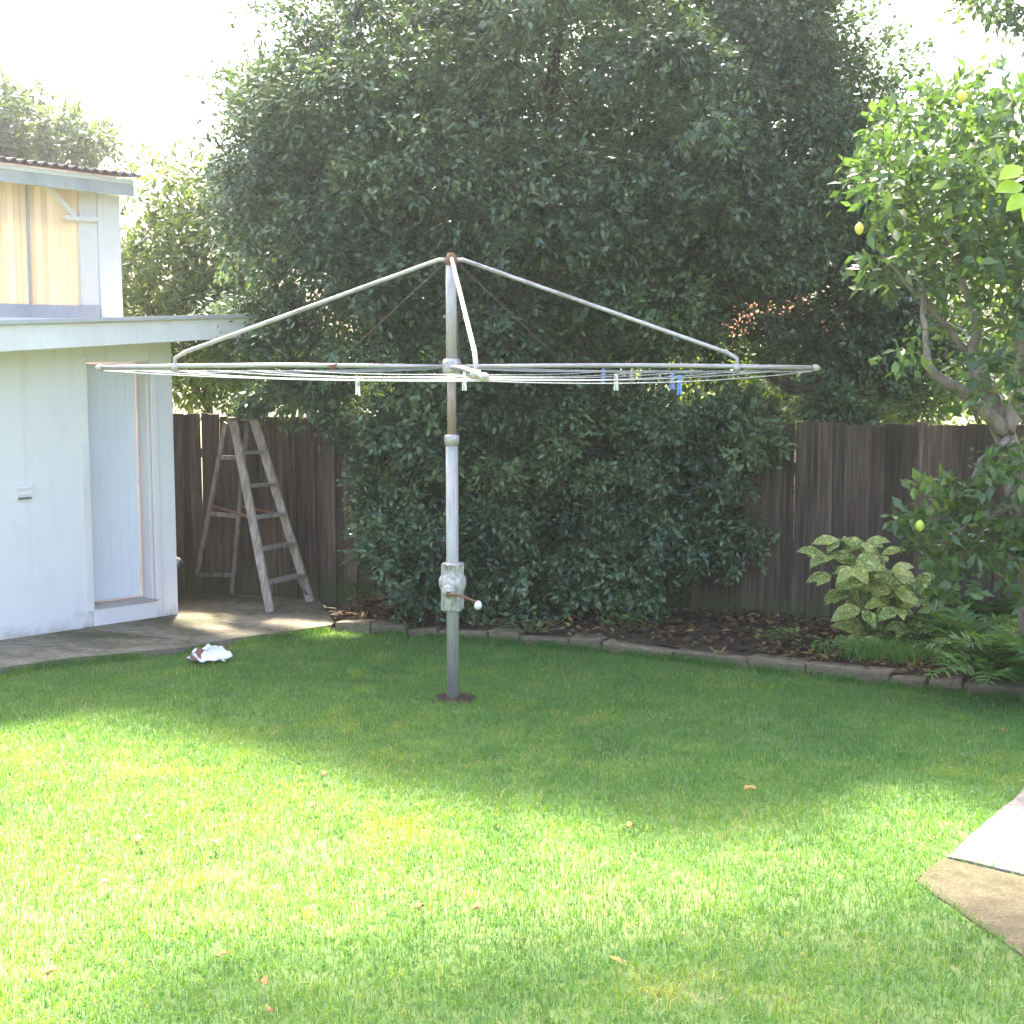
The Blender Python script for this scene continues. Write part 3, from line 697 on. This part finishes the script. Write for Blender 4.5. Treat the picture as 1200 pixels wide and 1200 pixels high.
# ================================================================== TREES
def tree(name, label, base, limbs, bark, fol, leafmat, tmpl=LEAF3, group=None):
    t = thing(name, label, 'tree', base, group)
    v, f = join(*[limb(*l) for l in limbs]); obj('trunk', v, f, bark, t, True)
    pos, d, n, L, W, tone = fol
    me = leaf_mesh('crown', pos, d, n, L, W, tone, leafmat, tmpl, base); link('crown', me, t)
    return t

# the big evergreen by the fence
tb = G(700, 728, ZB); tb = Vector((tb.x, tb.y + .25, .08))
ells = [(.5, 11.3, 4.2, 2.15, 1.9, 1.75), (-.95, 11.2, 3.75, 1.3, 1.35, 1.05), (1.7, 11.2, 3.7, 1.35, 1.3, 1.15), (.1, 11.0, 2.9, 2.0, 1.3, .8), (.6, 11.4, 5.0, 1.8, 1.5, 1.1),
        (1.9, 11.1, 2.6, 1.1, .8, .6), (-.9, 11.0, 2.75, 1.0, .9, .45), (2.75, 11.5, 2.9, .9, .7, .8), (.9, 10.9, 2.3, 1.2, .5, .4), (2.25, 11.4, 3.9, .9, .9, .85), (2.2, 11.6, 3.7, .9, .7, .8), (-.1, 11.3, 3.3, 1.0, .6, .7), (.2, 10.35, 3.1, 1.7, .6, .5), (1.5, 10.6, 2.9, .9, .5, .45), (.35, 11.4, 4.2, 1.0, .8, .8), (-1.55, 11.2, 3.6, .6, .7, .6), (-1.75, 11.3, 3.1, .5, .5, .6), (-1.75, 11.2, 2.25, .55, .4, .4), (.35, 10.9, 2.0, .7, .4, .3), (-.75, 10.95, 2.15, 1.15, .6, .5), (2.7, 11.2, 2.35, .7, .5, .5)]
cc = fill_ellipsoids(ells, 520, .66, 1.75); rr = rng.uniform(.3, .66, len(cc))
skirt = []
for k in range(270):
    px_ = rng.uniform(440, 890); py_ = rng.uniform(470, 716); Yd = rng.uniform(10.35, 11.25)
    edge = 1 - ((px_ - 655) / 245) ** 2
    if py_ > 600 + 125 * edge or (py_ > 560 and rng.random() < .15): continue
    if px_ > 800 and py_ > 650: continue
    skirt.append(D(px_, py_, Yd))
hang0 = [D(x, y, 10.45 + rng.uniform(-.08, .1)) for x, y in ((700, 560), (690, 600), (712, 625), (685, 650), (705, 680), (720, 590), (670, 690), (735, 660), (760, 690), (850, 560), (830, 610), (810, 640), (860, 640), (870, 520), (640, 710), (600, 705), (550, 700), (490, 690), (470, 660), (735, 700))]
skirt += hang0
hang = [D(288, 487, 11.75), D(296, 470, 11.6), D(330, 455, 11.5), D(378, 462, 11.3), D(400, 490, 11.2), D(420, 520, 11.0), D(392, 450, 11.2), D(436, 560, 10.8), D(350, 440, 11.4), D(880, 545, 10.75), D(868, 600, 10.7), D(850, 500, 10.8), D(1000, 500, 10.6), D(985, 470, 10.7), D(960, 480, 10.8)] + [D(x, y, 10.9) for x, y in ((1030, 400), (1060, 440), (1040, 350), (1090, 380), (1020, 450), (1050, 300), (1120, 400), (1075, 470), (1130, 450), (1000, 420), (1015, 330))]
C = np.vstack([cc, np.array([tuple(p) for p in skirt]), np.array([tuple(p) for p in hang])])
RR = np.concatenate([rr, rng.uniform(.2, .36, len(skirt)), np.array([.12, .16] + [.22] * 13 + [.34] * (len(hang) - 15))])
fol = foliage(C, RR, 56, 16, .057, .5, up=.75, jit=.025, tone_spread=.3, outw=1.0, rn=.55, squash=.82)
top = Vector((tb.x - .1, tb.y + .25, 2.3))
LB = [([tb, tb + Vector((.03, .1, .9)), top, Vector((.3, 11.4, 3.6)), Vector((.4, 11.5, 5.2))], .17, .04)]
for e in [(-1.6, 11.3, 3.9), (2.3, 11.2, 3.9), (-.8, 10.6, 4.6), (1.4, 10.5, 4.4), (.2, 12.4, 4.8), (1.9, 11.1, 2.9), (-1.0, 10.9, 2.9), (1.2, 12.3, 3.9), (-1.4, 11.6, 4.6), tuple(D(378, 450, 11.3))]:
    e = Vector(e); s0 = Vector((tb.x - .05, tb.y + .2, random.uniform(1.5, 2.4))); mid_ = s0.lerp(e, .45) + Vector((0, 0, .25)); LB.append(([s0, mid_, e], .085, .018))
for e in hang[:3]: LB.append(([D(400, 440, 11.3), D(340, 445, 11.5), e + Vector((0, 0, .03))], .016, .006))
for e in hang[9:11]: LB.append(([D(800, 500, 11.0), D(850, 520, 10.85), e], .02, .006))
for e in hang[12:]: LB.append(([D(900, 440, 11.0), D(950, 455, 10.85), e], .02, .006))
for k in range(14):
    s0 = Vector((tb.x, tb.y + .1, random.uniform(.5, 1.8))); LB.append(([s0, s0.lerp(skirt[k * 3], .5) + Vector((0, 0, .12)), skirt[k * 3]], .03, .008))
tree('evergreen_tree', 'big dense dark evergreen tree in front of the fence with foliage down to the bed', tb, LB, M['bark'], fol, M['bigleaf'])

# lemon tree at the right
lb = Vector((G(1218, 792, .1).x, G(1218, 792, .1).y, .08)); LY = lb.y
fk = D(1178, 505, LY - .1)
lem_l = [
         ([fk, D(1140, 470, LY - .15), D(1095, 437, LY - .2), D(1084, 400, LY - .1), D(1080, 330, LY)], .055, .012),
         ([lb, D(1206, 660, LY), D(1182, 530, LY - .05), D(1166, 480, LY), D(1150, 445, LY + .05), D(1138, 415, LY + .1), D(1146, 385, LY + .1), D(1125, 320, LY + .1), D(1110, 190, LY + .1)], .105, .010),
         ([fk, D(1196, 440, LY - .1), D(1192, 330, LY - .1), D(1180, 200, LY)], .05, .012),
         ([fk, D(1230, 430, LY), D(1260, 300, LY + .2)], .05, .012),
         ([fk + Vector((0, -.05, -.05)), D(1150, 540, LY - .35), D(1128, 585, LY - .4), D(1095, 640, LY - .4)], .022, .005),
         ([fk + Vector((0, -.05, -.08)), D(1180, 590, LY - .35), D(1150, 610, LY - .45), D(1110, 625, LY - .5), D(1075, 618, LY - .5)], .018, .005),
         ([D(1138, 415, LY + .1), D(1060, 330, LY), D(1020, 280, LY)], .022, .005),
         ([D(1125, 320, LY + .1), D(1075, 230, LY - .1), D(1020, 190, LY)], .02, .005)]
lc = []
for k in range(165):
    while True:
        x, y = rng.uniform(985, 1330), rng.uniform(85, 465)
        xl = 1000 + (60 if y < 110 else 0) + max(0, (150 - y)) * .55 + (40 if y > 330 else 0)
        if x > xl + rng.uniform(0, 30) and not (y > 350 and x > 1060 and rng.random() < .75): break
    lc.append(D(x, y, LY + rng.uniform(-.75, .8)))
for x, y in ((1180, 525), (1165, 545), (1120, 570), (1135, 590), (1110, 600), (1090, 610), (1072, 612), (1150, 615), (1180, 625), (1195, 600), (1125, 640), (1105, 655), (1120, 675), (1145, 650), (1170, 645), (1100, 685), (1190, 650), (1210, 560), (1230, 620), (1250, 580), (1210, 690), (1195, 545), (1085, 575)):
    lc.append(D(x, y, LY - rng.uniform(.3, .6)))
lr = np.where(np.arange(len(lc)) < 165, rng.uniform(.17, .34, len(lc)), rng.uniform(.1, .2, len(lc)))
fol = foliage(lc, lr, 10, 6, .092, .46, droop=.3, up=.7, jit=.03)
lt = tree('lemon_tree', 'leafy lemon tree with grey crooked limbs beside the fence', lb, lem_l, M['greybark'], fol, M['lemonleaf'], LEAF4)
for x, y, dy, m_ in ((1007, 268, -.55, 'lemon'), (1127, 113, -.75, 'lemon'), (1078, 616, -.62, 'greenlemon')):
    c = D(x, y, LY + dy); pr = [(-.036, .002), (-.031, .008), (-.023, .018), (-.009, .025), (.006, .026), (.02, .02), (.03, .009), (.036, .002)]
    obj('lemon', *lathe(c, pr, 14), M[m_], lt, True)

# background trees
def bg_tree(name, label, x, Y, ells, ncl, leaf, mat, rad=(.3, .5), nt=14, nl=10, tr=.1, top=None, group=None, asp=.4, droop=.2, minz=1.3):
    base = Vector((D(x, 500, Y).x, Y, -.03)); E = []
    for (ex, ey, rx, rz, ry) in ells:
        c = D(ex, ey, Y); s_ = Y / FPX; E.append((c.x, Y + rng.uniform(-.3, .3), c.z, rx * s_, ry, rz * s_))
    cc = fill_ellipsoids(E, ncl, .45, minz); fol = foliage(cc, rng.uniform(*rad, len(cc)), nt, nl, leaf, asp, droop=droop)
    tz = E[0][2]; lbs = [([base, base + Vector((.05, 0, tz * .5)), Vector((E[0][0], Y, tz + E[0][5] * .4))], tr, tr * .3)]
    for e in E: lbs.append(([base + Vector((.03, 0, tz * .45)), Vector((e[0], e[1], e[2] - e[5] * .3)), Vector((e[0] + .2, e[1], e[2] + e[5] * .5))], tr * .5, tr * .12))
    for k in range(6):
        c = cc[rng.integers(len(cc))]; lbs.append(([base + Vector((0, 0, tz * .5)), Vector(c).lerp(base + Vector((0, 0, tz)), .5), Vector(c)], tr * .3, tr * .08))
    return tree(name, label, base, lbs, M['bark'], fol, mat, LEAF3, group)
bg_tree('bamboo_like_tree', 'pale yellow green leafy tree rising between the lean-to and evergreen', 240, 14.5, [(235, 250, 75, 80, 1.0), (180, 330, 75, 80, 1.0), (265, 350, 70, 70, 1.0), (300, 260, 50, 70, .8), (325, 130, 45, 60, .7)], 105, .13, M['bamleaf'], asp=.28, droop=.4, rad=(.25, .5), nt=12, nl=9, tr=.07)  # last crown mass, hidden behind the evergreen, is added to shade the concrete
bg_tree('pale_tree', 'pale hazy tree far behind the lean-to roof', 30, 24, [(20, 150, 85, 52, 1.5), (95, 165, 50, 35, 1.2), (-60, 160, 90, 60, 1.5)], 70, .16, M['paleleaf'], rad=(.4, .7), tr=.14)
bg_tree('bright_tree', 'bright green tree behind the fence beyond the ladder', 300, 14.2, [(280, 430, 110, 55, .7), (390, 440, 90, 50, .7)], 60, .10, M['hedgeleaf'], rad=(.25, .45), tr=.06)
bg_tree('sunlit_tree', 'sunlit yellow green tree behind the fence beside the lemon tree', 900, 14.0, [(880, 450, 100, 55, .6), (1000, 460, 90, 45, .6)], 46, .11, M['hedgeleaf'], rad=(.25, .45), tr=.06)
bg_tree('green_tree', 'green tree behind the fence beyond the lemon tree trunk', 1180, 14.0, [(1130, 440, 90, 70, .6), (1250, 400, 120, 110, .8), (1220, 260, 110, 90, .8)], 70, .11, M['hedgeleaf'], rad=(.25, .45), tr=.07)
bg_tree('gap_tree', 'yellow green tree behind the fence glimpsed through the evergreen', 620, 14.6, [(630, 400, 110, 55, .6), (520, 440, 80, 40, .6)], 40, .10, M['hedgeleaf'], rad=(.25, .4), tr=.06)

# tall spreading tree: a few sprays enter the view at the upper right, its canopy shades the near lawn
tb2 = Vector((6.2, 11.6, -.03))
can = fill_ellipsoids([(-1.55, 10.35, 8.6, .9, .5, .4), (-.3, 10.35, 8.6, 1.2, .65, .5), (1.2, 10.4, 8.5, 1.4, .7, .5), (2.8, 10.5, 8.2, 1.3, .7, .5), (4.6, 11.0, 7.6, 1.3, 1.2, .7), (-2.7, 14.5, 8.5, .9, .8, .4)], 730, .3, 3)  # last mass: unseen bough, added to shade the lawn by the shed
low = np.array([tuple(D(x, y, Y)) for x, y, Y in ((1195, 20, 10.4), (1175, 5, 10.3), (1225, 15, 10.5), (1150, -8, 10.2), (1215, -20, 10.4), (1240, 40, 10.6), (1260, 0, 10.6), (1190, -30, 10.4), (1300, 20, 10.8))])
C = np.vstack([can, low]); fol = foliage(C, np.concatenate([rng.uniform(.25, .5, len(can)), rng.uniform(.18, .28, len(low))]), 16, 11, .085, .42)
forks = Vector((5.6, 11.2, 5.0))
LB = [([tb2, tb2 + Vector((-.1, -.1, 2.5)), forks, Vector((4.6, 10.6, 7.4))], .24, .08),
      ([forks, Vector((3.8, 10.4, 7.4)), Vector((1.8, 10.6, 8.3)), Vector((-1.3, 10.7, 8.6))], .1, .02),
      ([Vector((1.8, 10.6, 8.3)), Vector((-.6, 12.6, 8.6)), Vector((-2.9, 14.6, 8.5))], .06, .015),
      ([forks, Vector((4.6, 10.8, 5.2)), Vector(low[0])], .05, .01), ([forks, Vector((5, 11, 6.5)), Vector((3.0, 10.6, 8.4))], .08, .02)]
for c in low[1:]: LB.append(([Vector((4.3, 10.6, 5.1)), Vector(c).lerp(Vector((4.3, 10.6, 5.1)), .4), Vector(c)], .02, .005))
for c in can[::8]: LB.append(([forks.lerp(Vector(c), .55) + Vector((0, 0, .5)), forks.lerp(Vector(c), .8) + Vector((0, 0, .3)), Vector(c)], .03, .008))
tree('spreading_tree', 'tall dark tree reaching over the lemon tree from beyond', tb2, LB, M['bark'], fol, M['bigleaf'])

# lime-leaved sapling whose top leaves reach the frame
sb = Vector((3.05, 6.6, 0)); tp = D(1196, 215, 6.0)
sap = thing('lime_sapling', 'young shoot with bright lime green leaves beside the lemon tree', 'sapling', sb)
obj('stem', *limb([sb, Vector((2.9, 6.4, 1.2)), Vector((2.55, 6.15, 2.4)), tp + Vector((.12, 0, .0)), tp + Vector((-.02, 0, .03))], .012, .004, 5, .004, 6), M['stem'], sap, True)
for x, y, dx, dz, L in ((1199, 196, -.8, -.35, .13), (1203, 208, -.85, .3, .12), (1200, 218, -.9, -.15, .14), (1206, 228, -.8, -.5, .13), (1215, 205, .5, .5, .13), (1225, 225, .6, -.4, .13), (1208, 236, -.3, -.8, .1)):
    p = D(x, y, 6.0 + random.uniform(-.05, .05)); p = np.array([tuple(p)])
    me = leaf_mesh('leaf', p, np.array([[dx, -.3, dz]]), np.array([[.1, -.75, .65]]), L, L * .62, np.array([random.uniform(.3, 1)]), M['lime'], LEAF9, sb); link('leaf', me, sap)

# ================================================================== GARDEN PLANTS
# variegated bush: every leaf a part
ab = G(1022, 756, ZB); auc = thing('variegated_bush', 'yellow speckled variegated bush with large leaves against the fence', 'bush', ab)
stems = []; AY = ab.y
whorls = [(968, 650), (985, 632), (1012, 634), (1030, 650), (975, 672), (1000, 664), (1020, 676), (990, 690), (1042, 668), (1056, 690), (1070, 678), (1075, 700), (1052, 712), (1028, 700), (1010, 712), (1064, 730), (1040, 738), (1012, 740), (1000, 752), (1030, 756), (1056, 752), (1046, 690)]
aleaf = []
for k in range(3):
    me = leaf_mesh('leaf', np.zeros((1, 3)), np.array([[0., 1, 0]]), np.array([[0., 0, 1]]), .19 + .015 * k, .088 + .008 * k, np.array([.3 + .3 * k]), M['aucuba'], LEAF9); aleaf.append(me)
for x, y in whorls:
    c = D(x, y, AY + rng.uniform(-.16, .12)); stems.append(([ab + Vector((random.uniform(-.05, .05), 0, -.02)), ab.lerp(c, .5) + Vector((0, 0, .06)), c], .011, .006))
    for k in range(7):
        a = 2 * math.pi * (k + random.random() * .6) / 7; dv = Vector((math.cos(a), math.sin(a) * .6 - .35, random.uniform(-.55, .35))).normalized()
        nv = (Vector((random.uniform(-.3, .3), -.8, .9))); zx = dv.cross(nv).normalized(); nz = zx.cross(dv)
        mt = Matrix((zx, dv, nz)).transposed()
        o = link('leaf', random.choice(aleaf), auc, c + dv * .012); o.rotation_euler = mt.to_euler(); o.scale = [random.uniform(.7, 1.1)] * 3
v, f = join(*[limb(*s_, 4, .006, 6) for s_ in stems]); obj('stem', v, f, M['stem'], auc, True)

# ferns
def fern(base, nf, L, label, group=None, name='fern'):
    t = thing(name, label, 'fern', base, group)
    for k in range(nf):
        a = 2 * math.pi * k / nf + random.uniform(-.25, .25); el = random.uniform(.75, 1.35); l = L * random.uniform(.75, 1.15); n = 36
        q = np.linspace(0, 1, n); hx = l * q * math.cos(el * .9) * (1 + .35 * q); hz_ = l * (math.sin(el) * q - .55 * q ** 2.2)
        pt = np.stack([hx * math.cos(a), hx * math.sin(a), hz_], 1) + np.array(tuple(base))
        tn = np.gradient(pt, axis=0); tn = norm(tn); sd = norm(np.cross(tn, np.array([0, 0, 1.]))); nr = np.cross(sd, tn)
        P_, D_, N_, Ls = [], [], [], []
        for s_ in (-1, 1):
            P_.append(pt[3:]); D_.append(sd[3:] * s_ + tn[3:] * .45 + rng.normal(size=(n - 3, 3)) * .2); N_.append(nr[3:] + rng.normal(size=(n - 3, 3)) * .15); Ls.append(.13 * L / .5 * np.sin(np.pi * (q[3:] * .86 + .12)) + .012)
        me = leaf_mesh('frond', np.vstack(P_), np.vstack(D_), np.vstack(N_), np.concatenate(Ls), np.concatenate(Ls) * .17, np.clip(rng.normal(.5, .2, 2 * (n - 3)), 0, 1), M['fern'], LEAF3, base)
        fr_ = link('frond', me, t)
        obj('midrib', *tube([Vector(p) for p in pt[::3]], .003, 4), M['stem'], fr_)
fern(G(1135, 768, ZB), 20, .6, 'feathery green fern clump beside the variegated bush')
fern(G(1188, 800, ZB), 22, .7, 'large arching fern spilling over the edging under the lemon tree')
fern(G(1165, 742, ZB), 16, .62, 'tall fern against the fence behind the arching fern')
fern(G(1240, 790, ZB), 12, .5, 'fern at the foot of the lemon tree trunk')

def blades(n, pts_fn, h, w, lean, tone_mu, tone_sd, name, mat, origin=(0, 0, 0)):
    base = pts_fn(n); n = len(base); a = rng.uniform(0, 2 * math.pi, n); ln = np.abs(rng.normal(0, lean, n)); hh_ = h * rng.uniform(.5, 1.25, n)
    dx, dy = np.cos(a) * ln, np.sin(a) * ln; b2 = rng.uniform(0, 2 * math.pi, n); sx, sy = np.cos(b2) * w / 2, np.sin(b2) * w / 2
    z0 = np.zeros(n); v = np.empty((n, 5, 3))
    v[:, 0] = base + np.stack([-sx, -sy, z0], 1); v[:, 1] = base + np.stack([sx, sy, z0], 1)
    m_ = base + np.stack([dx * hh_ * .4, dy * hh_ * .4, hh_ * .6], 1)
    v[:, 2] = m_ + np.stack([sx, sy, z0], 1) * .8; v[:, 3] = m_ - np.stack([sx, sy, z0], 1) * .8
    v[:, 4] = base + np.stack([dx * hh_ * 1.1, dy * hh_ * 1.1, hh_ * np.clip(1.05 - .35 * ln, .5, 1.05)], 1)
    f = (np.array([(0, 1, 2), (0, 2, 3), (3, 2, 4)])[None] + (np.arange(n) * 5)[:, None, None]).reshape(-1, 3)
    tone = tone_mu(base) if callable(tone_mu) else np.full(n, tone_mu)
    tone = np.clip(tone + rng.normal(0, tone_sd, n), 0, 1)
    return raw_mesh(name, (v - np.asarray(origin)).reshape(-1, 3), f, np.repeat(tone, 5), mat)

def tuft(c, r, n, h, label, name='grass_tuft'):
    def fn_(k): q = rng.normal(0, r, (k, 3)); q[:, 1] *= .5; q[:, 2] = 0; return q + np.array(tuple(c))
    t = thing(name, label, 'plant', c)
    tag(link('blades', blades(n, fn_, h, .006, .55, .45, .2, 'blades', M['grass'], tuple(c)), t), kind='stuff')
tuft(G(1040, 772, ZB - .01), .13, 900, .13, 'thick green grass tuft in the bed below the variegated bush')
tuft(G(1085, 776, ZB - .01), .11, 600, .11, 'green grass tuft in the bed between the variegated bush and ferns')
def weed(c, label, n=26, r=.09, L=.06):
    t = thing('weed', label, 'plant', c); p = np.array(tuple(c)) + rng.normal(0, 1, (n, 3)) * np.array([r, r * .6, 0]); p[:, 2] = c[2] + rng.uniform(.02, .10, n)
    d = rand_dirs(n); d[:, 2] = np.abs(d[:, 2]) * .4
    link('leaves', leaf_mesh('leaves', p, d, np.tile([0, -.2, 1.], (n, 1)) + rand_dirs(n) * .3, L, L * .6, np.clip(rng.normal(.55, .2, n), 0, 1), M['fern'], LEAF4, c), t)
    v, f = join(*[tube([Vector((c[0] + (q[0] - c[0]) * .3, c[1] + (q[1] - c[1]) * .3, c[2] - .02)), Vector(q)], .002, 4) for q in p]); obj('stems', v, f, M['stem'], t)
weed(G(968, 765, ZB), 'low weed in the bed on the evergreen side of the variegated bush')
weed(G(905, 752, ZB), 'small weed among dry leaves between the evergreen and variegated bush', 20, .1)
weed(G(415, 698, ZB), 'small weed at the foot of the fence beside the ladder', 16, .07, .05)
weed(G(620, 738, ZB), 'low green weed under the evergreen tree behind the clothes hoist', 22, .12)
weed(G(735, 735, ZB), 'leafy weed under the evergreen tree close to the edging', 24, .12, .07)

# leaf litter on the bed and path edge (uncountable)
n = 3400; tt = rng.uniform(0, 1, n); ss = rng.uniform(0, 1, n)
fp_ = np.array([tuple(p) for p in front]); ii = np.minimum((tt * (m - 1)).astype(int), m - 2)
pf = fp_[ii]; tq = np.maximum((pf - np.array(tuple(FA0))) @ np.array(tuple(fdir)), 3.2 + 1.25)
qf = np.array(tuple(FA0)) + tq[:, None] * np.array(tuple(fdir)) - np.array(tuple(fn)) * .05
pos = pf * (1 - ss[:, None]) + qf * ss[:, None] + rng.normal(0, .05, (n, 3)); pos[:, 2] = ZB - .012 + .05 * ss + rng.uniform(.0, .035, n)
dd = rand_dirs(n); dd[:, 2] *= .25
lit = link('leaf_litter', leaf_mesh('leaf_litter', pos, dd, np.tile([0, 0, 1.], (n, 1)) + rand_dirs(n) * .5, rng.uniform(.04, .085, n), rng.uniform(.02, .04, n), np.clip(rng.beta(1.5, 2.2, n), 0, 1), M['litter'], LEAF4))
tag(lit, 'brown and yellow fallen leaves strewn over the garden bed', 'leaf litter', kind='stuff')

# single dry leaves on the lawn
def dry(x, y, tone, label, group, L=.075):
    p = G(x, y, .038); a = random.uniform(0, 6.28)
    me = leaf_mesh('dry_leaf', np.zeros((1, 3)), np.array([[math.cos(a), math.sin(a), .15]]), np.array([[random.uniform(-.3, .3), random.uniform(-.4, .1), 1.]]), L, L * .55, np.array([tone]), M['litter'], LEAF9)
    for vtx in me.vertices: vtx.co.z += .018 * abs(math.sin(vtx.co.x * 60 + vtx.co.y * 40))
    o = link('fallen_leaf', me, None, p); o.modifiers.new('thick', 'SOLIDIFY').thickness = .0015
    tag(o, label, 'leaf', group)
ora = 'orange brown dry leaf lying flat on the lawn'; tan_ = 'pale tan dry leaf lying on the lawn'
for x, y in ((160, 990), (258, 993), (52, 1140), (168, 963), (730, 1132), (870, 927)): dry(x, y, .85, ora, 'orange leaves on the lawn', .07 if y < 1000 else .06)
for x, y in ((372, 945), (378, 912), (132, 1037), (495, 1062), (569, 1067), (304, 1150), (317, 1183), (272, 1122), (742, 968), (1173, 857)): dry(x, y, .66, tan_, 'tan leaves on the lawn', .06)

# ================================================================== NEIGHBOUR HOUSE behind the fence
hp = D(745, 415, 19); nh = thing('neighbour_house', 'rendered neighbour house with terracotta tiled roof behind the evergreen tree', 'house', (hp.x, 19, 0))
x0, x1, zE = hp.x - 2.2, hp.x + 2.6, 2.35
obj('wall', *prism([(x0, 19), (x1, 19), (x1, 23), (x0, 23)], -.03, zE), M['brickwall'], nh)
rv = [(x0 - .3, 18.6, zE), (x1 + .3, 18.6, zE), (x1 + .3, 23.4, zE), (x0 - .3, 23.4, zE), (x0 + 1.2, 21, zE + 1.3), (x1 - 1.2, 21, zE + 1.3)]
rf = obj('roof', rv, [[0, 1, 5, 4], [2, 3, 4, 5], [1, 2, 5], [3, 0, 4], [3, 2, 1, 0]], M['tiles'], nh)
for k in range(9):
    t_ = k / 9; a = Vector(rv[0]).lerp(Vector(rv[4]), t_); b = Vector(rv[1]).lerp(Vector(rv[5]), t_)
    obj('tile_course', *beam(a + Vector((0, -.01, .03)), b + Vector((0, -.01, .03)), .30, .03, Vector((0, -.46, .88))), M['tiles'], rf)
w0 = hp.x + .4
wf = obj('window', *prism([(w0, 18.96), (w0 + 1.2, 18.96), (w0 + 1.2, 18.995), (w0, 18.995)], .9, 2.0), M['trim'], nh)
obj('pane', *prism([(w0 + .07, 18.95), (w0 + 1.13, 18.95), (w0 + 1.13, 18.958), (w0 + .07, 18.958)], .97, 1.93), M['dark'], wf)

# ================================================================== GRASS
def inside(poly, x, y):
    r = np.zeros(len(x), bool); n_ = len(poly)
    for i in range(n_):
        (x1_, y1_), (x2_, y2_) = poly[i], poly[(i + 1) % n_]
        c = ((y1_ > y) != (y2_ > y)); r ^= c & (x < (x2_ - x1_) * (y - y1_) / (y2_ - y1_ + 1e-12) + x1_)
    return r
def val_noise(x, y, s, seed):
    g = np.random.default_rng(seed).random((64, 64)); u, v_ = x / s + 20, y / s + 20; i, j = np.floor(u).astype(int), np.floor(v_).astype(int); fu, fv = u - i, v_ - j
    fu, fv = fu * fu * (3 - 2 * fu), fv * fv * (3 - 2 * fv)
    return (g[i % 64, j % 64] * (1 - fu) + g[(i + 1) % 64, j % 64] * fu) * (1 - fv) + (g[i % 64, (j + 1) % 64] * (1 - fu) + g[(i + 1) % 64, (j + 1) % 64] * fu) * fv
def lawn_pts(n):
    x = rng.uniform(-5.6, 5.2, n); y = 2.6 + rng.uniform(0, 1, n) ** 1.15 * 8.4
    k = inside(lawn_poly, x, y) & (np.abs(x) < .47 * y + .9)
    for pl in pave_polys: k &= ~inside(pl, x, y)
    k &= (np.hypot(x - X0, (y - Y0)) > .07 + .09 * val_noise(x, y, .06, 3))
    thin = val_noise(x, y, .22, 5) * .6 + val_noise(x, y, .09, 6) * .4
    k &= rng.random(n) < np.clip(.45 + thin * 1.1, 0, 1)
    x, y = x[k], y[k]; return np.stack([x, y, np.full(len(x), -.004)], 1)
def lawn_tone(b):
    x, y = b[:, 0], b[:, 1]; t_ = val_noise(x, y, .9, 11) * .3 + val_noise(x, y, .25, 12) * .3 + val_noise(x, y, .08, 13) * .25
    dry_ = np.clip((val_noise(x, y, .5, 14) * .55 + val_noise(x, y, .13, 15) * .45 - .62) * 4, 0, 1)
    return .02 + t_ * .85 + dry_ * .40 + (rng.random(len(x)) < .07) * .45
gm = blades(680000, lawn_pts, .040, .004, .85, lawn_tone, .10, 'grass', M['grass'])
grass = link('grass', gm); tag(grass, 'short green lawn grass covering the yard', 'grass', kind='stuff')
def edge_pts(n):
    segs = [(a.to_2d(), b.to_2d()) for a, b in zip(PE, PE[1:])] + [(a.to_2d(), b.to_2d()) for a, b in zip(ED, ED[1:] + [ED_R])]
    w_ = np.array([(b - a).length for a, b in segs]); i = rng.choice(len(segs), n, p=w_ / w_.sum()); A = np.array([tuple(a) for a, b in segs])[i]; B = np.array([tuple(b) for a, b in segs])[i]
    t_ = rng.random(n)[:, None]; q = A + (B - A) * t_ + rng.normal(0, .022, (n, 2)); k = val_noise(q[:, 0], q[:, 1], .12, 21) > .35
    q = q[k]; return np.stack([q[:, 0], q[:, 1], np.full(len(q), -.004)], 1)
eg = link('edge_grass', blades(20000, edge_pts, .065, .0042, .6, lawn_tone, .1, 'edge_grass', M['grass'])); tag(eg, 'longer uncut grass along the paving and edging', 'grass', kind='stuff')

# ================================================================== GLARE VEIL: thin volume added to imitate lens glare
V, F = prism([(-16, -6), (16, -6), (16, 28), (-16, 28)], -1.0, 11.5)
hz_o = obj('glare_veil', V, F, None); tag(hz_o, 'thin veil added to imitate lens glare over the yard', 'glare_veil', kind='stuff')
s = NT('glare_veil'); pv = s.n('ShaderNodeVolumePrincipled'); pv.inputs['Density'].default_value = GLARE_VEIL; pv.inputs['Anisotropy'].default_value = .7; pv.inputs['Color'].default_value = (.96, .98, 1, 1)
s.l(pv.outputs[0], s.out.inputs['Volume']); hz_o.data.materials.clear(); hz_o.data.materials.append(s.m); s.m.volume_intersection_method if hasattr(s.m, 'volume_intersection_method') else None
